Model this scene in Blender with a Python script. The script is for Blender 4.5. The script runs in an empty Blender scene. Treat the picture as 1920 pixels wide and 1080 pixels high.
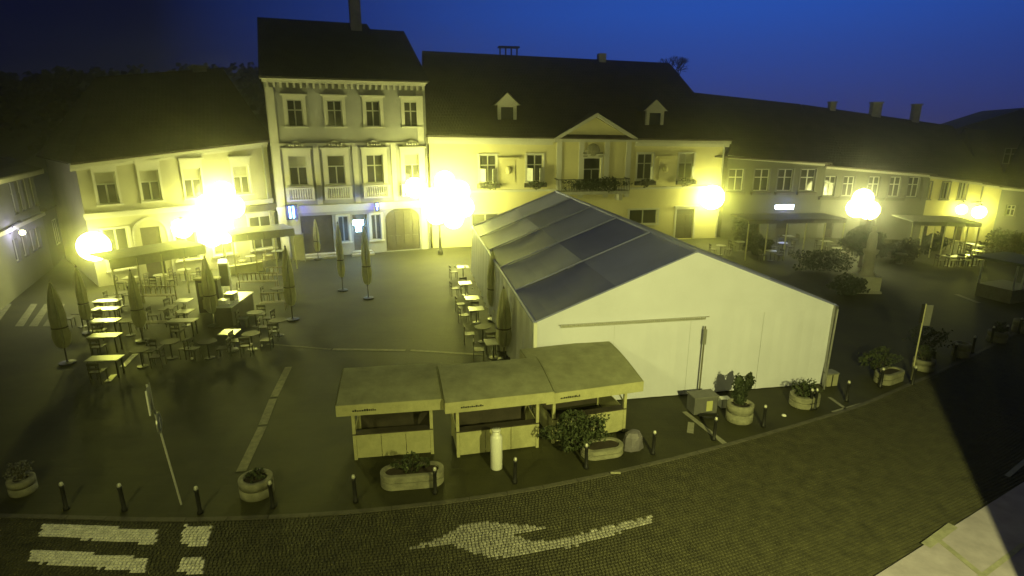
import bpy, math, random
from mathutils import Vector, Matrix
random.seed(7)
R = math.radians
sc = bpy.context.scene
# ------------------------------------------------------------------ camera
F, HC, PITCH = 1080.0, 9.3, math.atan(300 / 1080)
cam = bpy.data.objects.new('camera', bpy.data.cameras.new('camera'))
sc.collection.objects.link(cam); sc.camera = cam
cam.location = (0, 0, HC); cam.rotation_euler = (math.pi / 2 - PITCH, 0, 0)
cam.data.sensor_width = 36; cam.data.lens = 36 * F / 1920
cam.data.clip_start = 0.1; cam.data.clip_end = 2000
# ------------------------------------------------------------------ dusk sky
w = bpy.data.worlds.new('World'); sc.world = w; w.use_nodes = True
nt = w.node_tree; N = nt.nodes; L = nt.links; N.clear()
out = N.new('ShaderNodeOutputWorld'); bg = N.new('ShaderNodeBackground'); L.new(bg.outputs[0], out.inputs[0])
tc = N.new('ShaderNodeTexCoord'); sep = N.new('ShaderNodeSeparateXYZ'); L.new(tc.outputs['Generated'], sep.inputs[0])
dot = N.new('ShaderNodeVectorMath'); dot.operation = 'DOT_PRODUCT'; L.new(tc.outputs['Generated'], dot.inputs[0])
dot.inputs[1].default_value = (0.36, 0.93, 0.0)
az = N.new('ShaderNodeMapRange'); L.new(dot.outputs['Value'], az.inputs[0])
az.inputs[1].default_value = 0.62; az.inputs[2].default_value = 1.0
r1 = N.new('ShaderNodeValToRGB'); L.new(az.outputs[0], r1.inputs[0])
r1.color_ramp.elements[0].color = (.0015, .0028, .019, 1); r1.color_ramp.elements[1].color = (.021, .085, .44, 1)
e = r1.color_ramp.elements.new(.5); e.color = (.0105, .032, .19, 1)
el = N.new('ShaderNodeMapRange'); L.new(sep.outputs['Z'], el.inputs[0]); el.inputs[1].default_value = 0.0; el.inputs[2].default_value = .17
mx = N.new('ShaderNodeMix'); mx.data_type = 'RGBA'
r2 = N.new('ShaderNodeValToRGB'); L.new(az.outputs[0], r2.inputs[0])
r2.color_ramp.elements[0].color = (.004, .005, .02, 1); r2.color_ramp.elements[1].color = (.036, .036, .15, 1)
L.new(el.outputs[0], mx.inputs[0]); L.new(r2.outputs[0], mx.inputs[6]); L.new(r1.outputs[0], mx.inputs[7])
L.new(mx.outputs[2], bg.inputs[0]); bg.inputs[1].default_value = 1.0
sc.view_settings.view_transform = 'Standard'; sc.view_settings.look = 'None'
sc.view_settings.exposure = 0; sc.view_settings.gamma = 1; sc.view_settings.use_curve_mapping = False
sc.cycles.use_denoising = True; sc.cycles.max_bounces = 4; sc.cycles.volume_bounces = 0
sc.cycles.transparent_max_bounces = 6; sc.cycles.sample_clamp_indirect = 2.0
YEL = (.96, 1.0, .10); CAMY = (1.0, 1.0, .29)
# street lamps of the near side of the street (just behind and beside the viewpoint)
LAMP_NEAR = [((5.9, .6, 8.6), (11.3, 15.0, 0.0), 12500, 2.2), ((-7.5, 1.2, 9.5), (-4.0, 15.0, 0), 2500, 1.9)]
HAZE = 0.0024; YP = .115; SP = 6.5

# ------------------------------------------------------------------ helpers
cp, sp = math.cos(PITCH), math.sin(PITCH)
def ray(px, py):
    a = (px - 960) / F; b = (540 - py) / F
    return Vector((a, cp + b * sp, -sp + b * cp))
def G(px, py, z=0.0):
    d = ray(px, py); t = (z - HC) / d.z
    return Vector((d.x * t, d.y * t, z))
def zat(p, py):
    k = (540 - py) / F
    return HC + p[1] * (k * cp - sp) / (cp + k * sp)
class MB:
    def __init__(s): s.v = []; s.f = []; s.m = []
    def face(s, pts, m=0):
        i = len(s.v); s.v += [tuple(p) for p in pts]; s.f.append(tuple(range(i, i + len(pts)))); s.m.append(m)
    def box(s, x0, x1, y0, y1, z0, z1, M=None, m=0):
        p = [(x0,y0,z0),(x1,y0,z0),(x1,y1,z0),(x0,y1,z0),(x0,y0,z1),(x1,y0,z1),(x1,y1,z1),(x0,y1,z1)]
        if M is not None: p = [tuple(M @ Vector(q)) for q in p]
        i = len(s.v); s.v += p
        s.f += [tuple(i + k for k in q) for q in ((0,3,2,1),(4,5,6,7),(0,1,5,4),(1,2,6,5),(2,3,7,6),(3,0,4,7))]; s.m += [m] * 6
        return s
    def tube(s, p0, p1, r0, r1=None, n=8, m=0):
        r1 = r0 if r1 is None else r1
        p0 = Vector(p0); p1 = Vector(p1); d = (p1 - p0).normalized()
        a = d.orthogonal().normalized(); b = d.cross(a); i = len(s.v)
        for p, r in ((p0, r0), (p1, r1)):
            for k in range(n):
                t = 2 * math.pi * k / n; s.v.append(tuple(p + (a * math.cos(t) + b * math.sin(t)) * r))
        for k in range(n):
            s.f.append((i + k, i + (k + 1) % n, i + n + (k + 1) % n, i + n + k)); s.m.append(m)
        s.f.append(tuple(i + k for k in range(n))[::-1]); s.f.append(tuple(i + n + k for k in range(n))); s.m += [m, m]
        return s
    def lathe(s, prof, n=14, c=(0, 0, 0), sx=1, sy=1, m=0):
        i = len(s.v)
        for r, z in prof:
            for k in range(n):
                t = 2 * math.pi * k / n; s.v.append((c[0] + r * sx * math.cos(t), c[1] + r * sy * math.sin(t), c[2] + z))
        for j in range(len(prof) - 1):
            for k in range(n):
                a = i + j * n; s.f.append((a + k, a + (k + 1) % n, a + n + (k + 1) % n, a + n + k)); s.m.append(m)
        return s
    def prism(s, poly, y0, y1, m=0):      # poly in (x,z), extruded along y
        n = len(poly); i = len(s.v)
        s.v += [(x, y0, z) for x, z in poly] + [(x, y1, z) for x, z in poly]
        s.f.append(tuple(i + k for k in range(n))); s.f.append(tuple(i + n + k for k in range(n))[::-1]); s.m += [m, m]
        for k in range(n):
            s.f.append((i + k, i + n + k, i + n + (k + 1) % n, i + (k + 1) % n)); s.m.append(m)
        return s
    def slab(s, poly, z0, z1, m=0):       # poly in (x,y), extruded up
        n = len(poly); i = len(s.v)
        s.v += [(p[0], p[1], z0) for p in poly] + [(p[0], p[1], z1) for p in poly]
        s.f.append(tuple(i + n + k for k in range(n))); s.m.append(m)
        for k in range(n):
            s.f.append((i + k, i + (k + 1) % n, i + n + (k + 1) % n, i + n + k)); s.m.append(m)
        return s
    def mesh(s, name, mats, smooth=False):
        me = bpy.data.meshes.new(name); me.from_pydata(s.v, [], s.f)
        for q in (mats if isinstance(mats, (list, tuple)) else [mats]): me.materials.append(q)
        if any(s.m): me.polygons.foreach_set('material_index', s.m)
        if smooth: me.polygons.foreach_set('use_smooth', [True] * len(s.f))
        me.update(); return me
    def build(s, name, mats, parent=None, smooth=False, loc=None):
        return link(name, s.mesh(name, mats, smooth), parent, loc)
def link(name, data, parent=None, loc=None, rz=0):
    o = bpy.data.objects.new(name, data); sc.collection.objects.link(o); o.parent = parent
    if loc is not None: o.location = loc
    if rz: o.rotation_euler.z = rz
    return o
def tag(o, label=None, cat=None, group=None, kind=None):
    if label: o['label'] = label
    if cat: o['category'] = cat
    if group: o['group'] = group
    if kind: o['kind'] = kind
    return o
def thing(name, label, cat, loc=(0, 0, 0), rz=0, group=None):
    return tag(link(name, None, None, (loc[0], loc[1], loc[2] if len(loc) > 2 else 0), rz), label, cat, group)
def struct(o): o['kind'] = 'structure'; return o
def dup(root, loc, rz=0, label=None, group=None, scale=None):
    r = root.copy(); sc.collection.objects.link(r); r.location = loc; r.rotation_euler = (0, 0, rz)
    if label: r['label'] = label
    if group: r['group'] = group
    if scale: r.scale = scale
    for ch in list(root.children):
        c = ch.copy(); sc.collection.objects.link(c); c.parent = r
        for g in ch.children:
            d = g.copy(); sc.collection.objects.link(d); d.parent = c
    return r

MC = {}
def mat(name, col, rough=.8, var=.25, scale=3.0, bump=.15, metal=0, spec=.5, bscale=None, emis=None, estr=0, coat=0):
    if name in MC: return MC[name]
    m = bpy.data.materials.new(name); m.use_nodes = True; MC[name] = m
    t = m.node_tree; b = t.nodes['Principled BSDF']
    b.inputs['Base Color'].default_value = (*col, 1); b.inputs['Roughness'].default_value = rough
    b.inputs['Metallic'].default_value = metal; b.inputs['Specular IOR Level'].default_value = spec
    if coat: b.inputs['Coat Weight'].default_value = coat
    if emis: b.inputs['Emission Color'].default_value = (*emis, 1); b.inputs['Emission Strength'].default_value = estr
    if var or bump:
        g = t.nodes.new('ShaderNodeNewGeometry')
        n1 = t.nodes.new('ShaderNodeTexNoise'); n1.inputs['Scale'].default_value = scale; n1.inputs['Detail'].default_value = 6
        n1.inputs['Roughness'].default_value = .65; t.links.new(g.outputs['Position'], n1.inputs['Vector'])
        cr = t.nodes.new('ShaderNodeValToRGB'); t.links.new(n1.outputs[0], cr.inputs[0])
        cr.color_ramp.elements[0].position = .3; cr.color_ramp.elements[1].position = .72
        cr.color_ramp.elements[0].color = (*[c * (1 - var) for c in col], 1); cr.color_ramp.elements[1].color = (*[min(1, c * (1 + var)) for c in col], 1)
        t.links.new(cr.outputs[0], b.inputs['Base Color'])
        if bump:
            n2 = t.nodes.new('ShaderNodeTexNoise'); n2.inputs['Scale'].default_value = bscale or scale * 6; n2.inputs['Detail'].default_value = 4
            t.links.new(g.outputs['Position'], n2.inputs['Vector'])
            bp = t.nodes.new('ShaderNodeBump'); bp.inputs['Strength'].default_value = bump; bp.inputs['Distance'].default_value = .02
            t.links.new(n2.outputs[0], bp.inputs['Height']); t.links.new(bp.outputs[0], b.inputs['Normal'])
    return m
def glow(name, col, s):
    if name in MC: return MC[name]
    m = bpy.data.materials.new(name); m.use_nodes = True; MC[name] = m
    t = m.node_tree; t.nodes.clear(); o = t.nodes.new('ShaderNodeOutputMaterial')
    e = t.nodes.new('ShaderNodeEmission'); e.inputs[0].default_value = (*col, 1); e.inputs[1].default_value = s
    tr = t.nodes.new('ShaderNodeBsdfTransparent'); a = t.nodes.new('ShaderNodeAddShader')
    t.links.new(e.outputs[0], a.inputs[0]); t.links.new(tr.outputs[0], a.inputs[1]); t.links.new(a.outputs[0], o.inputs[0])
    return m
def rooftile(name, col):
    m = mat(name, col, .85, .35, .8, 0)
    t = m.node_tree; b = t.nodes['Principled BSDF']
    tc = t.nodes.new('ShaderNodeTexCoord'); br = t.nodes.new('ShaderNodeTexBrick'); t.links.new(tc.outputs['UV'], br.inputs['Vector'])
    br.inputs['Scale'].default_value = 1; br.inputs['Brick Width'].default_value = .25; br.inputs['Row Height'].default_value = .3
    br.inputs['Mortar Size'].default_value = .03; br.inputs['Mortar Smooth'].default_value = .6
    bp = t.nodes.new('ShaderNodeBump'); bp.inputs['Strength'].default_value = .8; bp.inputs['Distance'].default_value = .04; bp.invert = True
    t.links.new(br.outputs['Fac'], bp.inputs['Height']); t.links.new(bp.outputs[0], b.inputs['Normal'])
    return m
M_cream = mat('plaster_cream', (.35, .335, .235), .9, .12, .6, .2)
M_grey = mat('plaster_grey', (.27, .27, .26), .9, .15, .6, .2)
M_trim = mat('plaster_trim', (.44, .43, .37), .85, .08, 1, .1)
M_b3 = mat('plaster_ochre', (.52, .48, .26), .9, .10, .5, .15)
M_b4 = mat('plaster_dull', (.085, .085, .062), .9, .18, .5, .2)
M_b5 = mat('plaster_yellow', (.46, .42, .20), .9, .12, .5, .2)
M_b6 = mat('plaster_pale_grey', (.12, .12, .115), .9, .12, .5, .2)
M_roof = rooftile('roof_tile', (.062, .045, .034)); M_roof2 = rooftile('roof_tile_dark', (.04, .036, .032))
M_frame = mat('window_paint', (.36, .36, .32), .5, .05, 4, 0)
M_glass = mat('window_glass', (.035, .035, .03), .08, 0, 1, 0, spec=.6)
M_blind = mat('roller_blind', (.30, .29, .22), .8, .1, 4, 0)
M_dark = mat('dark_wood', (.05, .042, .03), .7, .3, 3, .2)
M_black = mat('black_iron', (.018, .018, .018), .45, .2, 8, .1, spec=.5)
M_stone = mat('monument_stone', (.34, .33, .28), .9, .25, 2, .4)
M_conc = mat('planter_concrete', (.24, .235, .17), .85, .3, 5, .5)
M_canvas = mat('canvas_grey_green', (.46, .46, .31), .9, .15, 3, .3)
def thin(m, f=.5):
    t = m.node_tree; b = t.nodes['Principled BSDF']; o = t.nodes['Material Output']; tr = t.nodes.new('ShaderNodeBsdfTranslucent'); mxs = t.nodes.new('ShaderNodeMixShader')
    c = b.inputs['Base Color']; 
    if c.is_linked: t.links.new(c.links[0].from_socket, tr.inputs[0])
    mxs.inputs[0].default_value = f; t.links.new(b.outputs[0], mxs.inputs[1]); t.links.new(tr.outputs[0], mxs.inputs[2]); t.links.new(mxs.outputs[0], o.inputs[0])
    return m
thin(M_canvas, .6)
M_canvas_l = mat('canvas_beige', (.42, .41, .27), .9, .12, 3, .3)
M_steel = mat('galvanised_steel', (.35, .35, .33), .35, .15, 6, .05, metal=.8)
M_wood = mat('painted_wood', (.42, .41, .22), .65, .15, 4, .3)
M_kroof = mat('roof_felt', (.26, .265, .16), .85, .25, 2, .4)
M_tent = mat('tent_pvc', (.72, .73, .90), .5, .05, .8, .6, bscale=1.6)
M_tentroof = mat('tent_roof_sky_tint', (.21, .22, .46), .6, .10, .6, .25, bscale=.8)  # blue of the dusk sky put into the roof colour
M_tentroof2 = mat('tent_roof_sky_tint_dark', (.105, .11, .34), .6, .10, .6, .25, bscale=.8)  # same sky blue in the colour, darker for alternate panels
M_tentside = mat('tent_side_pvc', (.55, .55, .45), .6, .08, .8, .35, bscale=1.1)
M_table = mat('table_top', (.25, .25, .19), .3, .1, 5, 0)
M_chair = mat('chair_rattan', (.06, .055, .035), .6, .3, 12, .2)
M_chair_l = mat('chair_wood', (.30, .27, .15), .55, .2, 12, .1)
M_white = mat('white_enamel', (.80, .80, .74), .35, .03, 4, 0)
M_leaf = mat('leaf_green', (.045, .06, .022), .7, .5, 3, .2); M_leaf2 = mat('leaf_dark', (.025, .035, .014), .75, .5, 2, .2)
M_bark = mat('bark', (.06, .05, .035), .9, .3, 8, .5)
M_soil = mat('soil', (.04, .03, .02), .95, .3, 8, .4)

# ------------------------------------------------------------------ lens bloom and veil, added as a thin volume
hz = MB().box(-150, 150, -14, 190, -1.2, 34).build('bloom_haze', [])
mh = bpy.data.materials.new('lens_bloom_volume'); mh.use_nodes = True; t = mh.node_tree; t.nodes.clear()
o_ = t.nodes.new('ShaderNodeOutputMaterial'); v_ = t.nodes.new('ShaderNodeVolumePrincipled')
v_.inputs['Density'].default_value = HAZE; v_.inputs['Color'].default_value = (.95, .95, .9, 1); v_.inputs['Anisotropy'].default_value = .96
t.links.new(v_.outputs[0], o_.inputs['Volume']); hz.data.materials.append(mh); hz['kind'] = 'stuff'

# ------------------------------------------------------------------ ground
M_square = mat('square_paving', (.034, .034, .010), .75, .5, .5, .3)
t = M_square.node_tree; b = t.nodes['Principled BSDF']
g = t.nodes.new('ShaderNodeNewGeometry'); br = t.nodes.new('ShaderNodeTexBrick'); t.links.new(g.outputs['Position'], br.inputs['Vector'])
br.inputs['Scale'].default_value = 1; br.inputs['Brick Width'].default_value = .6; br.inputs['Row Height'].default_value = .4; br.inputs['Mortar Size'].default_value = .015
bp = t.nodes.new('ShaderNodeBump'); bp.invert = True; bp.inputs['Strength'].default_value = .6; bp.inputs['Distance'].default_value = .02
t.links.new(br.outputs['Fac'], bp.inputs['Height']); t.links.new(bp.outputs[0], b.inputs['Normal'])
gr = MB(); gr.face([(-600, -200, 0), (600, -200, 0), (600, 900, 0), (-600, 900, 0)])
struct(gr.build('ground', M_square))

# kerb curve through the row of bollards
KP = [(-22, 12.9), (-16, 12.75), (-11.3, 12.6), (-8, 12.5), (-4, 12.8), (0, 13.6), (4.1, 15.0), (8.1, 16.7), (11.7, 18.4), (14, 19.75), (18, 22.2), (24, 26.2), (34, 33), (50, 44)]
def cat(P, n=14):
    o = []
    for i in range(1, len(P) - 2):
        p0, p1, p2, p3 = [Vector(q) for q in P[i - 1:i + 3]]
        for k in range(n):
            s = k / n
            o.append(.5 * (2 * p1 + (p2 - p0) * s + (2 * p0 - 5 * p1 + 4 * p2 - p3) * s * s + (3 * p1 - p0 - 3 * p2 + p3) * s ** 3))
    return o
KC = cat(KP)
def offset(poly, d):
    o = []
    for i, p in enumerate(poly):
        a = poly[max(0, i - 1)]; b = poly[min(len(poly) - 1, i + 1)]; tdir = (b - a).normalized()
        o.append(p + Vector((tdir.y, -tdir.x)) * d)
    return o
EDGE = offset(KC, .45)
rd = MB()
ro = offset(KC, 13)
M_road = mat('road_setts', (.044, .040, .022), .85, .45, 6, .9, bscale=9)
for i in range(len(EDGE) - 1):
    rd.face([(*EDGE[i], .004), (ro[i].x, ro[i].y, .004), (ro[i + 1].x, ro[i + 1].y, .004), (*EDGE[i + 1], .004)])
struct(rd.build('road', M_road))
ke = struct(MB().box(-.01, 0, 0, .01, -.05, -.04).build('kerb', M_conc)) if False else struct(link('kerb', None))
kstone = None; acc = 0; last = EDGE[0]; ang = 0
M_kerb = mat('kerb_granite', (.095, .09, .065), .8, .3, 4, .4)
pts = [EDGE[0]]; tot = 0
for i in range(1, len(EDGE)):
    seg = EDGE[i] - EDGE[i - 1]; Ls = seg.length; s = 0
    while acc + (Ls - s) >= 1.0:
        s += 1.0 - acc; acc = 0; pts.append(EDGE[i - 1] + seg * (s / Ls))
    acc += Ls - s
kme = MB().box(.005, .99, 0, .14, 0, .037).mesh('kerb_stone', M_kerb)
for i in range(len(pts) - 1):
    a, b = pts[i], pts[i + 1]
    if b.x > 26: break
    d = b - a; link('kerb_stone', kme, ke, (a.x, a.y, random.uniform(0, .006)), math.atan2(d.y, d.x))

# setts laid in courses following the kerb, painted where the markings cross them
def inpoly(x, y, P):
    c = False; j = len(P) - 1
    for i in range(len(P)):
        if (P[i][1] > y) != (P[j][1] > y) and x < (P[j][0] - P[i][0]) * (y - P[i][1]) / (P[j][1] - P[i][1]) + P[i][0]: c = not c
        j = i
    return c
def PX(l, z=.03): return [tuple(G(a, b, z)[:2]) for a, b in l]
stripes = [PX(q) for q in ([(80,981),(295,992),(292,1020),(73,1003)], [(345,984),(396,985),(390,1024),(338,1020)],
                           [(60,1028),(280,1045),(272,1072),(48,1052)], [(340,1043),(383,1044),(378,1075),(330,1072)])]
arrow = PX([(760,1029),(835,1003),(872,981),(900,977),(1030,987),(960,1001),(1000,1014),(1030,1013),(1222,967),(1224,978),(1080,1022),(1000,1036),(930,1045),(880,1035),(845,1020),(800,1023)])
pave = PX([(1560,1125),(1640,1080),(1790,985),(1925,900),(2050,835),(2300,900),(2300,1300),(1500,1300)], .1)
pools = {'road': MB(), 'arrow': MB(), 0: MB(), 1: MB(), 2: MB(), 3: MB()}
NEARC = [p for p in EDGE if -17 < p.x < 30]
S = .088
d = 0.0; row = 0
while d < 9.5:
    line = offset(NEARC, d + S / 2); off = random.random() * S; pos = off
    for i in range(len(line) - 1):
        a, b = line[i], line[i + 1]; sv = b - a; Ls = sv.length; tdir = sv / Ls if Ls > 1e-6 else Vector((1, 0)); nn = Vector((tdir.y, -tdir.x))
        while pos < Ls:
            p = a + tdir * pos; wdt = S * random.uniform(.88, 1.16); c = p + tdir * wdt / 2
            pos += wdt
            if c.y < 8.6 or abs(c.x) > c.y * .95 + 1.2 or c.y > 25: continue
            if inpoly(c.x, c.y, pave): continue
            key = 'road'
            for k, q in enumerate(stripes):
                if inpoly(c.x + random.uniform(-.012, .012), c.y + random.uniform(-.012, .012), q): key = k
            if inpoly(c.x + random.uniform(-.012, .012), c.y + random.uniform(-.012, .012), arrow): key = 'arrow'
            mb = pools[key]; h = .030 + random.uniform(-.004, .004); gp = random.uniform(.003, .007)
            hw, hd = wdt / 2 - gp, S / 2 - random.uniform(.004, .008)
            i0 = len(mb.v); q4 = ((-1, -1), (1, -1), (1, 1), (-1, 1))
            for sx, sy in q4:
                v = c + tdir * sx * hw + nn * sy * hd; mb.v.append((v.x, v.y, .008))
            for sx, sy in q4:
                v = c + tdir * sx * (hw - .012) + nn * sy * (hd - .012); mb.v.append((v.x, v.y, h + random.uniform(-.003, .003)))
            mb.f += [(i0+7,i0+6,i0+5,i0+4), (i0,i0+4,i0+5,i0+1), (i0+1,i0+5,i0+6,i0+2), (i0+2,i0+6,i0+7,i0+3), (i0+3,i0+7,i0+4,i0)]; mb.m += [0] * 5
        pos -= Ls
    d += S; row += 1
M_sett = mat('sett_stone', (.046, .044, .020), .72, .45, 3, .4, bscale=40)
M_paint = mat('road_paint_worn', (.74, .72, .62), .8, .35, 7, .5, bscale=50)
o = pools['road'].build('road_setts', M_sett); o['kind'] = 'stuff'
struct(pools['arrow'].build('painted_arrow', mat('road_paint_faded', (.28, .27, .24), .7, .5, 6, .5, bscale=50)))
for k in range(4): struct(pools[k].build('crosswalk_stripe', M_paint))
M_slab = mat('pavement_slab', (.32, .285, .36), .85, .2, 2, .3)
pv = struct(MB().slab(pave, .0, .095).build('pavement', M_slab))
M_line = mat('thermoplastic_line', (.27, .265, .2), .7, .25, 6, .3)
def line(a, b, w, z, name='road_line', m=None, h=.006):
    p = G(*a, z); q = G(*b, z); d = (q - p).to_2d().normalized(); n = Vector((-d.y, d.x)) * w / 2
    P = [(p.x + n.x, p.y + n.y), (q.x + n.x, q.y + n.y), (q.x - n.x, q.y - n.y), (p.x - n.x, p.y - n.y)]
    return MB().slab(P[::-1], z, z + h).build(name, m or M_line)
struct(line((1752, 1006), (1880, 1110), .14, .1015, 'pavement_line'))
struct(line((1736, 1023), (1787, 985), .2, .0975, 'pavement_line'))
struct(line((1835, 1085), (1920, 1020), .10, .099, 'pavement_line'))
struct(line((1888, 893), (1925, 862), .12, .034, 'road_line'))
for a, b, wd in (((1283,772),(1362,834),.17), ((1360,835),(1408,822),.15), ((1555,745),(1588,768),.12), ((1562,773),(1618,757),.14), ((1725,716),(1760,705),.12),
                 ((1793,552),(1835,568),.28), ((1296,792),(1294,812),.2)):
    struct(line(a, b, wd, .005, 'parking_line'))
# strips of paler stone let into the square
M_strip = mat('paving_strip_stone', (.20, .19, .11), .7, .4, 5, .5)
for a, b, wd in (((452,884),(492,800),.27), ((493,796),(512,748),.27), ((514,744),(541,688),.27), ((500,645),(620,655),.14), ((624,655),(760,657),.22), ((770,657),(905,665),.18)):
    struct(line(a, b, wd, .004, 'paving_strip', M_strip))
M_strip2 = mat('steel_channel', (.42, .41, .25), .4, .2, 5, .2)
for a, b, wd in (((230,688),(254,664),.22), ((202,716),(214,703),.22)):
    struct(line(a, b, wd, .004, 'drain_channel', M_strip2, .02))
# side street crossing far left
for k in range(4):
    x = 2 + k * 26
    P = PX([(x, 612), (x + 30, 570), (x + 42, 570), (x + 16, 612)] if k else [(-30, 612), (8, 570), (22, 570), (-8, 612)], 0)
    struct(MB().slab(P[::-1], .004, .010).build('side_street_stripe', mat('faded_paint', (.22, .22, .18), .8, .3, 4, .2)))

# ------------------------------------------------------------------ buildings
class Fac:
    def __init__(s, a, b):
        s.a = Vector((a[0], a[1])); s.b = Vector((b[0], b[1])); s.W = (s.b - s.a).length
        s.e = (s.b - s.a) / s.W; s.n = Vector((-s.e.y, s.e.x)); s.rz = math.atan2(s.e.y, s.e.x)
    def uz(s, px, py, d=0.0):
        r = ray(px, py); o = s.a + s.n * d
        t = o.dot(s.n) / Vector((r.x, r.y)).dot(s.n); p = r * t
        return (Vector((p.x, p.y)) - o).dot(s.e), p.z + HC
    def world(s, u, y): p = s.a + s.e * u + s.n * y; return p
def wall_mesh(fc, hL, hR, openings, D, root, m, t=.28):
    W = fc.W; hm = min(hL, hR); mb = MB()
    us = sorted({0, W, *[o[0] for o in openings], *[o[1] for o in openings]}); zs = sorted({0, hm, *[o[2] for o in openings], *[o[3] for o in openings]})
    us = [u for u in us if 0 <= u <= W]
    for i in range(len(us) - 1):
        for j in range(len(zs) - 1):
            cu = (us[i] + us[i + 1]) / 2; cz = (zs[j] + zs[j + 1]) / 2
            if any(o[0] < cu < o[1] and o[2] < cz < o[3] for o in openings): continue
            mb.face([(us[i], 0, zs[j]), (us[i + 1], 0, zs[j]), (us[i + 1], 0, zs[j + 1]), (us[i], 0, zs[j + 1])])
    mb.face([(0, 0, hm), (W, 0, hm), (W, 0, hR)] + ([(0, 0, hL)] if hL > hm else [])) if abs(hL - hR) > .01 else None
    for u0, u1, z0, z1 in [o[:4] for o in openings]:
        mb.face([(u0,0,z0),(u0,0,z1),(u0,t,z1),(u0,t,z0)]); mb.face([(u1,0,z0),(u1,t,z0),(u1,t,z1),(u1,0,z1)])
        mb.face([(u0,0,z1),(u1,0,z1),(u1,t,z1),(u0,t,z1)]); mb.face([(u0,0,z0),(u0,t,z0),(u1,t,z0),(u1,0,z0)])
        mb.face([(u0,t,z0),(u0,t,z1),(u1,t,z1),(u1,t,z0)])
    mb.face([(0,0,0),(0,0,hL),(0,D,hL),(0,D,0)]); mb.face([(W,0,0),(W,D,0),(W,D,hR),(W,0,hR)]); mb.face([(0,D,0),(0,D,hL),(W,D,hR),(W,D,0)])
    return mb.build('wall', m, root)
def roof_mesh(W, D, hL, hR, rL, rR, xL, xR, over, m, root, name='roof', x0=0.0, t=.12, back=None):
    e0 = -over; bk = D + .1 if back is None else back; D2 = D / 2
    A = (x0 - .25, e0, hL + .05); B = (W + .25, e0, hR + .05); C = (W + .25, bk, hR + .05); Dd = (x0 - .25, bk, hL + .05)
    P = (xL, D2, rL); Q = (xR, D2, rR); mb = MB()
    fs = [(A, B, Q, P), (C, Dd, P, Q), (Dd, A, P), (B, C, Q)]
    for f in fs: mb.face(f)
    for f in fs: mb.face([(p[0], p[1], p[2] - t) for p in f[::-1]])
    for a, b in ((A, B), (B, C), (C, Dd), (Dd, A)): mb.face([(a[0],a[1],a[2]-t), (b[0],b[1],b[2]-t), b, a])
    me = mb.mesh(name, m); uv = me.uv_layers.new(name='UVMap'); 
    for poly in me.polygons:
        nrm = poly.normal
        for li in poly.loop_indices:
            co = me.vertices[me.loops[li].vertex_index].co
            if abs(nrm.y) > abs(nrm.x): uv.data[li].uv = (co.x, math.hypot(co.y, co.z))
            else: uv.data[li].uv = (co.y, math.hypot(co.x, co.z))
    return link(name, me, root)
WIN = {}
def window(root, u0, u1, z0, z1, y=.16, style='cross', blind=False, lit=False):
    w, h = round(u1 - u0, 2), round(z1 - z0, 2)
    key = (w, h, style, blind, lit)
    if key not in WIN:
        fr = MB(); fw = .07
        fr.box(0, fw, 0, .09, 0, h); fr.box(w - fw, w, 0, .09, 0, h); fr.box(fw, w - fw, 0, .09, 0, fw); fr.box(fw, w - fw, 0, .09, h - fw, h)
        tz = h * .62; cells = []
        if style == 'cross':
            fr.box(fw, w - fw, .003, .085, tz - .04, tz + .04); fr.box(w/2 - .045, w/2 + .045, -.003, .08, fw, h - fw)
            cells = [(fw, w/2 - .045, fw, tz - .04), (w/2 + .045, w - fw, fw, tz - .04), (fw, w/2 - .045, tz + .04, h - fw), (w/2 + .045, w - fw, tz + .04, h - fw)]
        elif style == 'two':
            fr.box(w/2 - .05, w/2 + .05, -.003, .08, fw, h - fw)
            cells = [(fw, w/2 - .05, fw, h - fw), (w/2 + .05, w - fw, fw, h - fw)]
        elif style == 'tee':
            fr.box(fw, w - fw, .003, .085, tz - .04, tz + .04); fr.box(w/2 - .045, w/2 + .045, -.003, .08, fw, tz - .04)
            cells = [(fw, w/2 - .045, fw, tz - .04), (w/2 + .045, w - fw, fw, tz - .04), (fw, w - fw, tz + .04, h - fw)]
        else: cells = [(fw, w - fw, fw, h - fw)]
        pn = [MB().box(a, b, .035, .05, c, d).mesh('pane', (M_blind if blind and c > tz - .1 else M_glass) if not lit else glow('lit_pane', (1, .9, .4), .8)) for a, b, c, d in cells]
        WIN[key] = (fr.mesh('window', M_frame), pn)
    fm, pn = WIN[key]; o = link('window', fm, root, (u0, y, z0))
    for p in pn: link('pane', p, o)
    return o
def surround(root, u0, u1, z0, z1, hood=.12, m=None, side=.16, top=.2, sill=True, over=.1):
    mb = MB(); s = side
    mb.box(u0 - s, u0, -.06, .002, z0, z1); mb.box(u1, u1 + s, -.06, .002, z0, z1); mb.box(u0 - s, u1 + s, -.065, .002, z1, z1 + top * .6)
    if hood: mb.box(u0 - s - over, u1 + s + over, -.06 - hood, .002, z1 + top, z1 + top + .1); mb.box(u0 - s - .02, u1 + s + .02, -.09, .002, z1 + top * .6, z1 + top)
    if sill: mb.box(u0 - s - .05, u1 + s + .05, -.14, .002, z0 - .1, z0)
    return mb.build('window_surround', m or M_trim, root)
def openings_px(fc, L, rows=True):
    o = []
    for l, r, t, b in L:
        u0, _ = fc.uz(l, (t + b) / 2); u1, _ = fc.uz(r, (t + b) / 2); _, z1 = fc.uz((l + r) / 2, t); _, z0 = fc.uz((l + r) / 2, b)
        o.append([u0, u1, max(z0, 0.02), z1])
    if rows:
        mw = sum(q[1] - q[0] for q in o) / len(o); a = sum(q[2] for q in o) / len(o); bb = sum(q[3] for q in o) / len(o)
        for q in o: c = (q[0] + q[1]) / 2; q[0], q[1], q[2], q[3] = c - mw / 2, c + mw / 2, a, bb
    return [tuple(q) for q in o]
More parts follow.
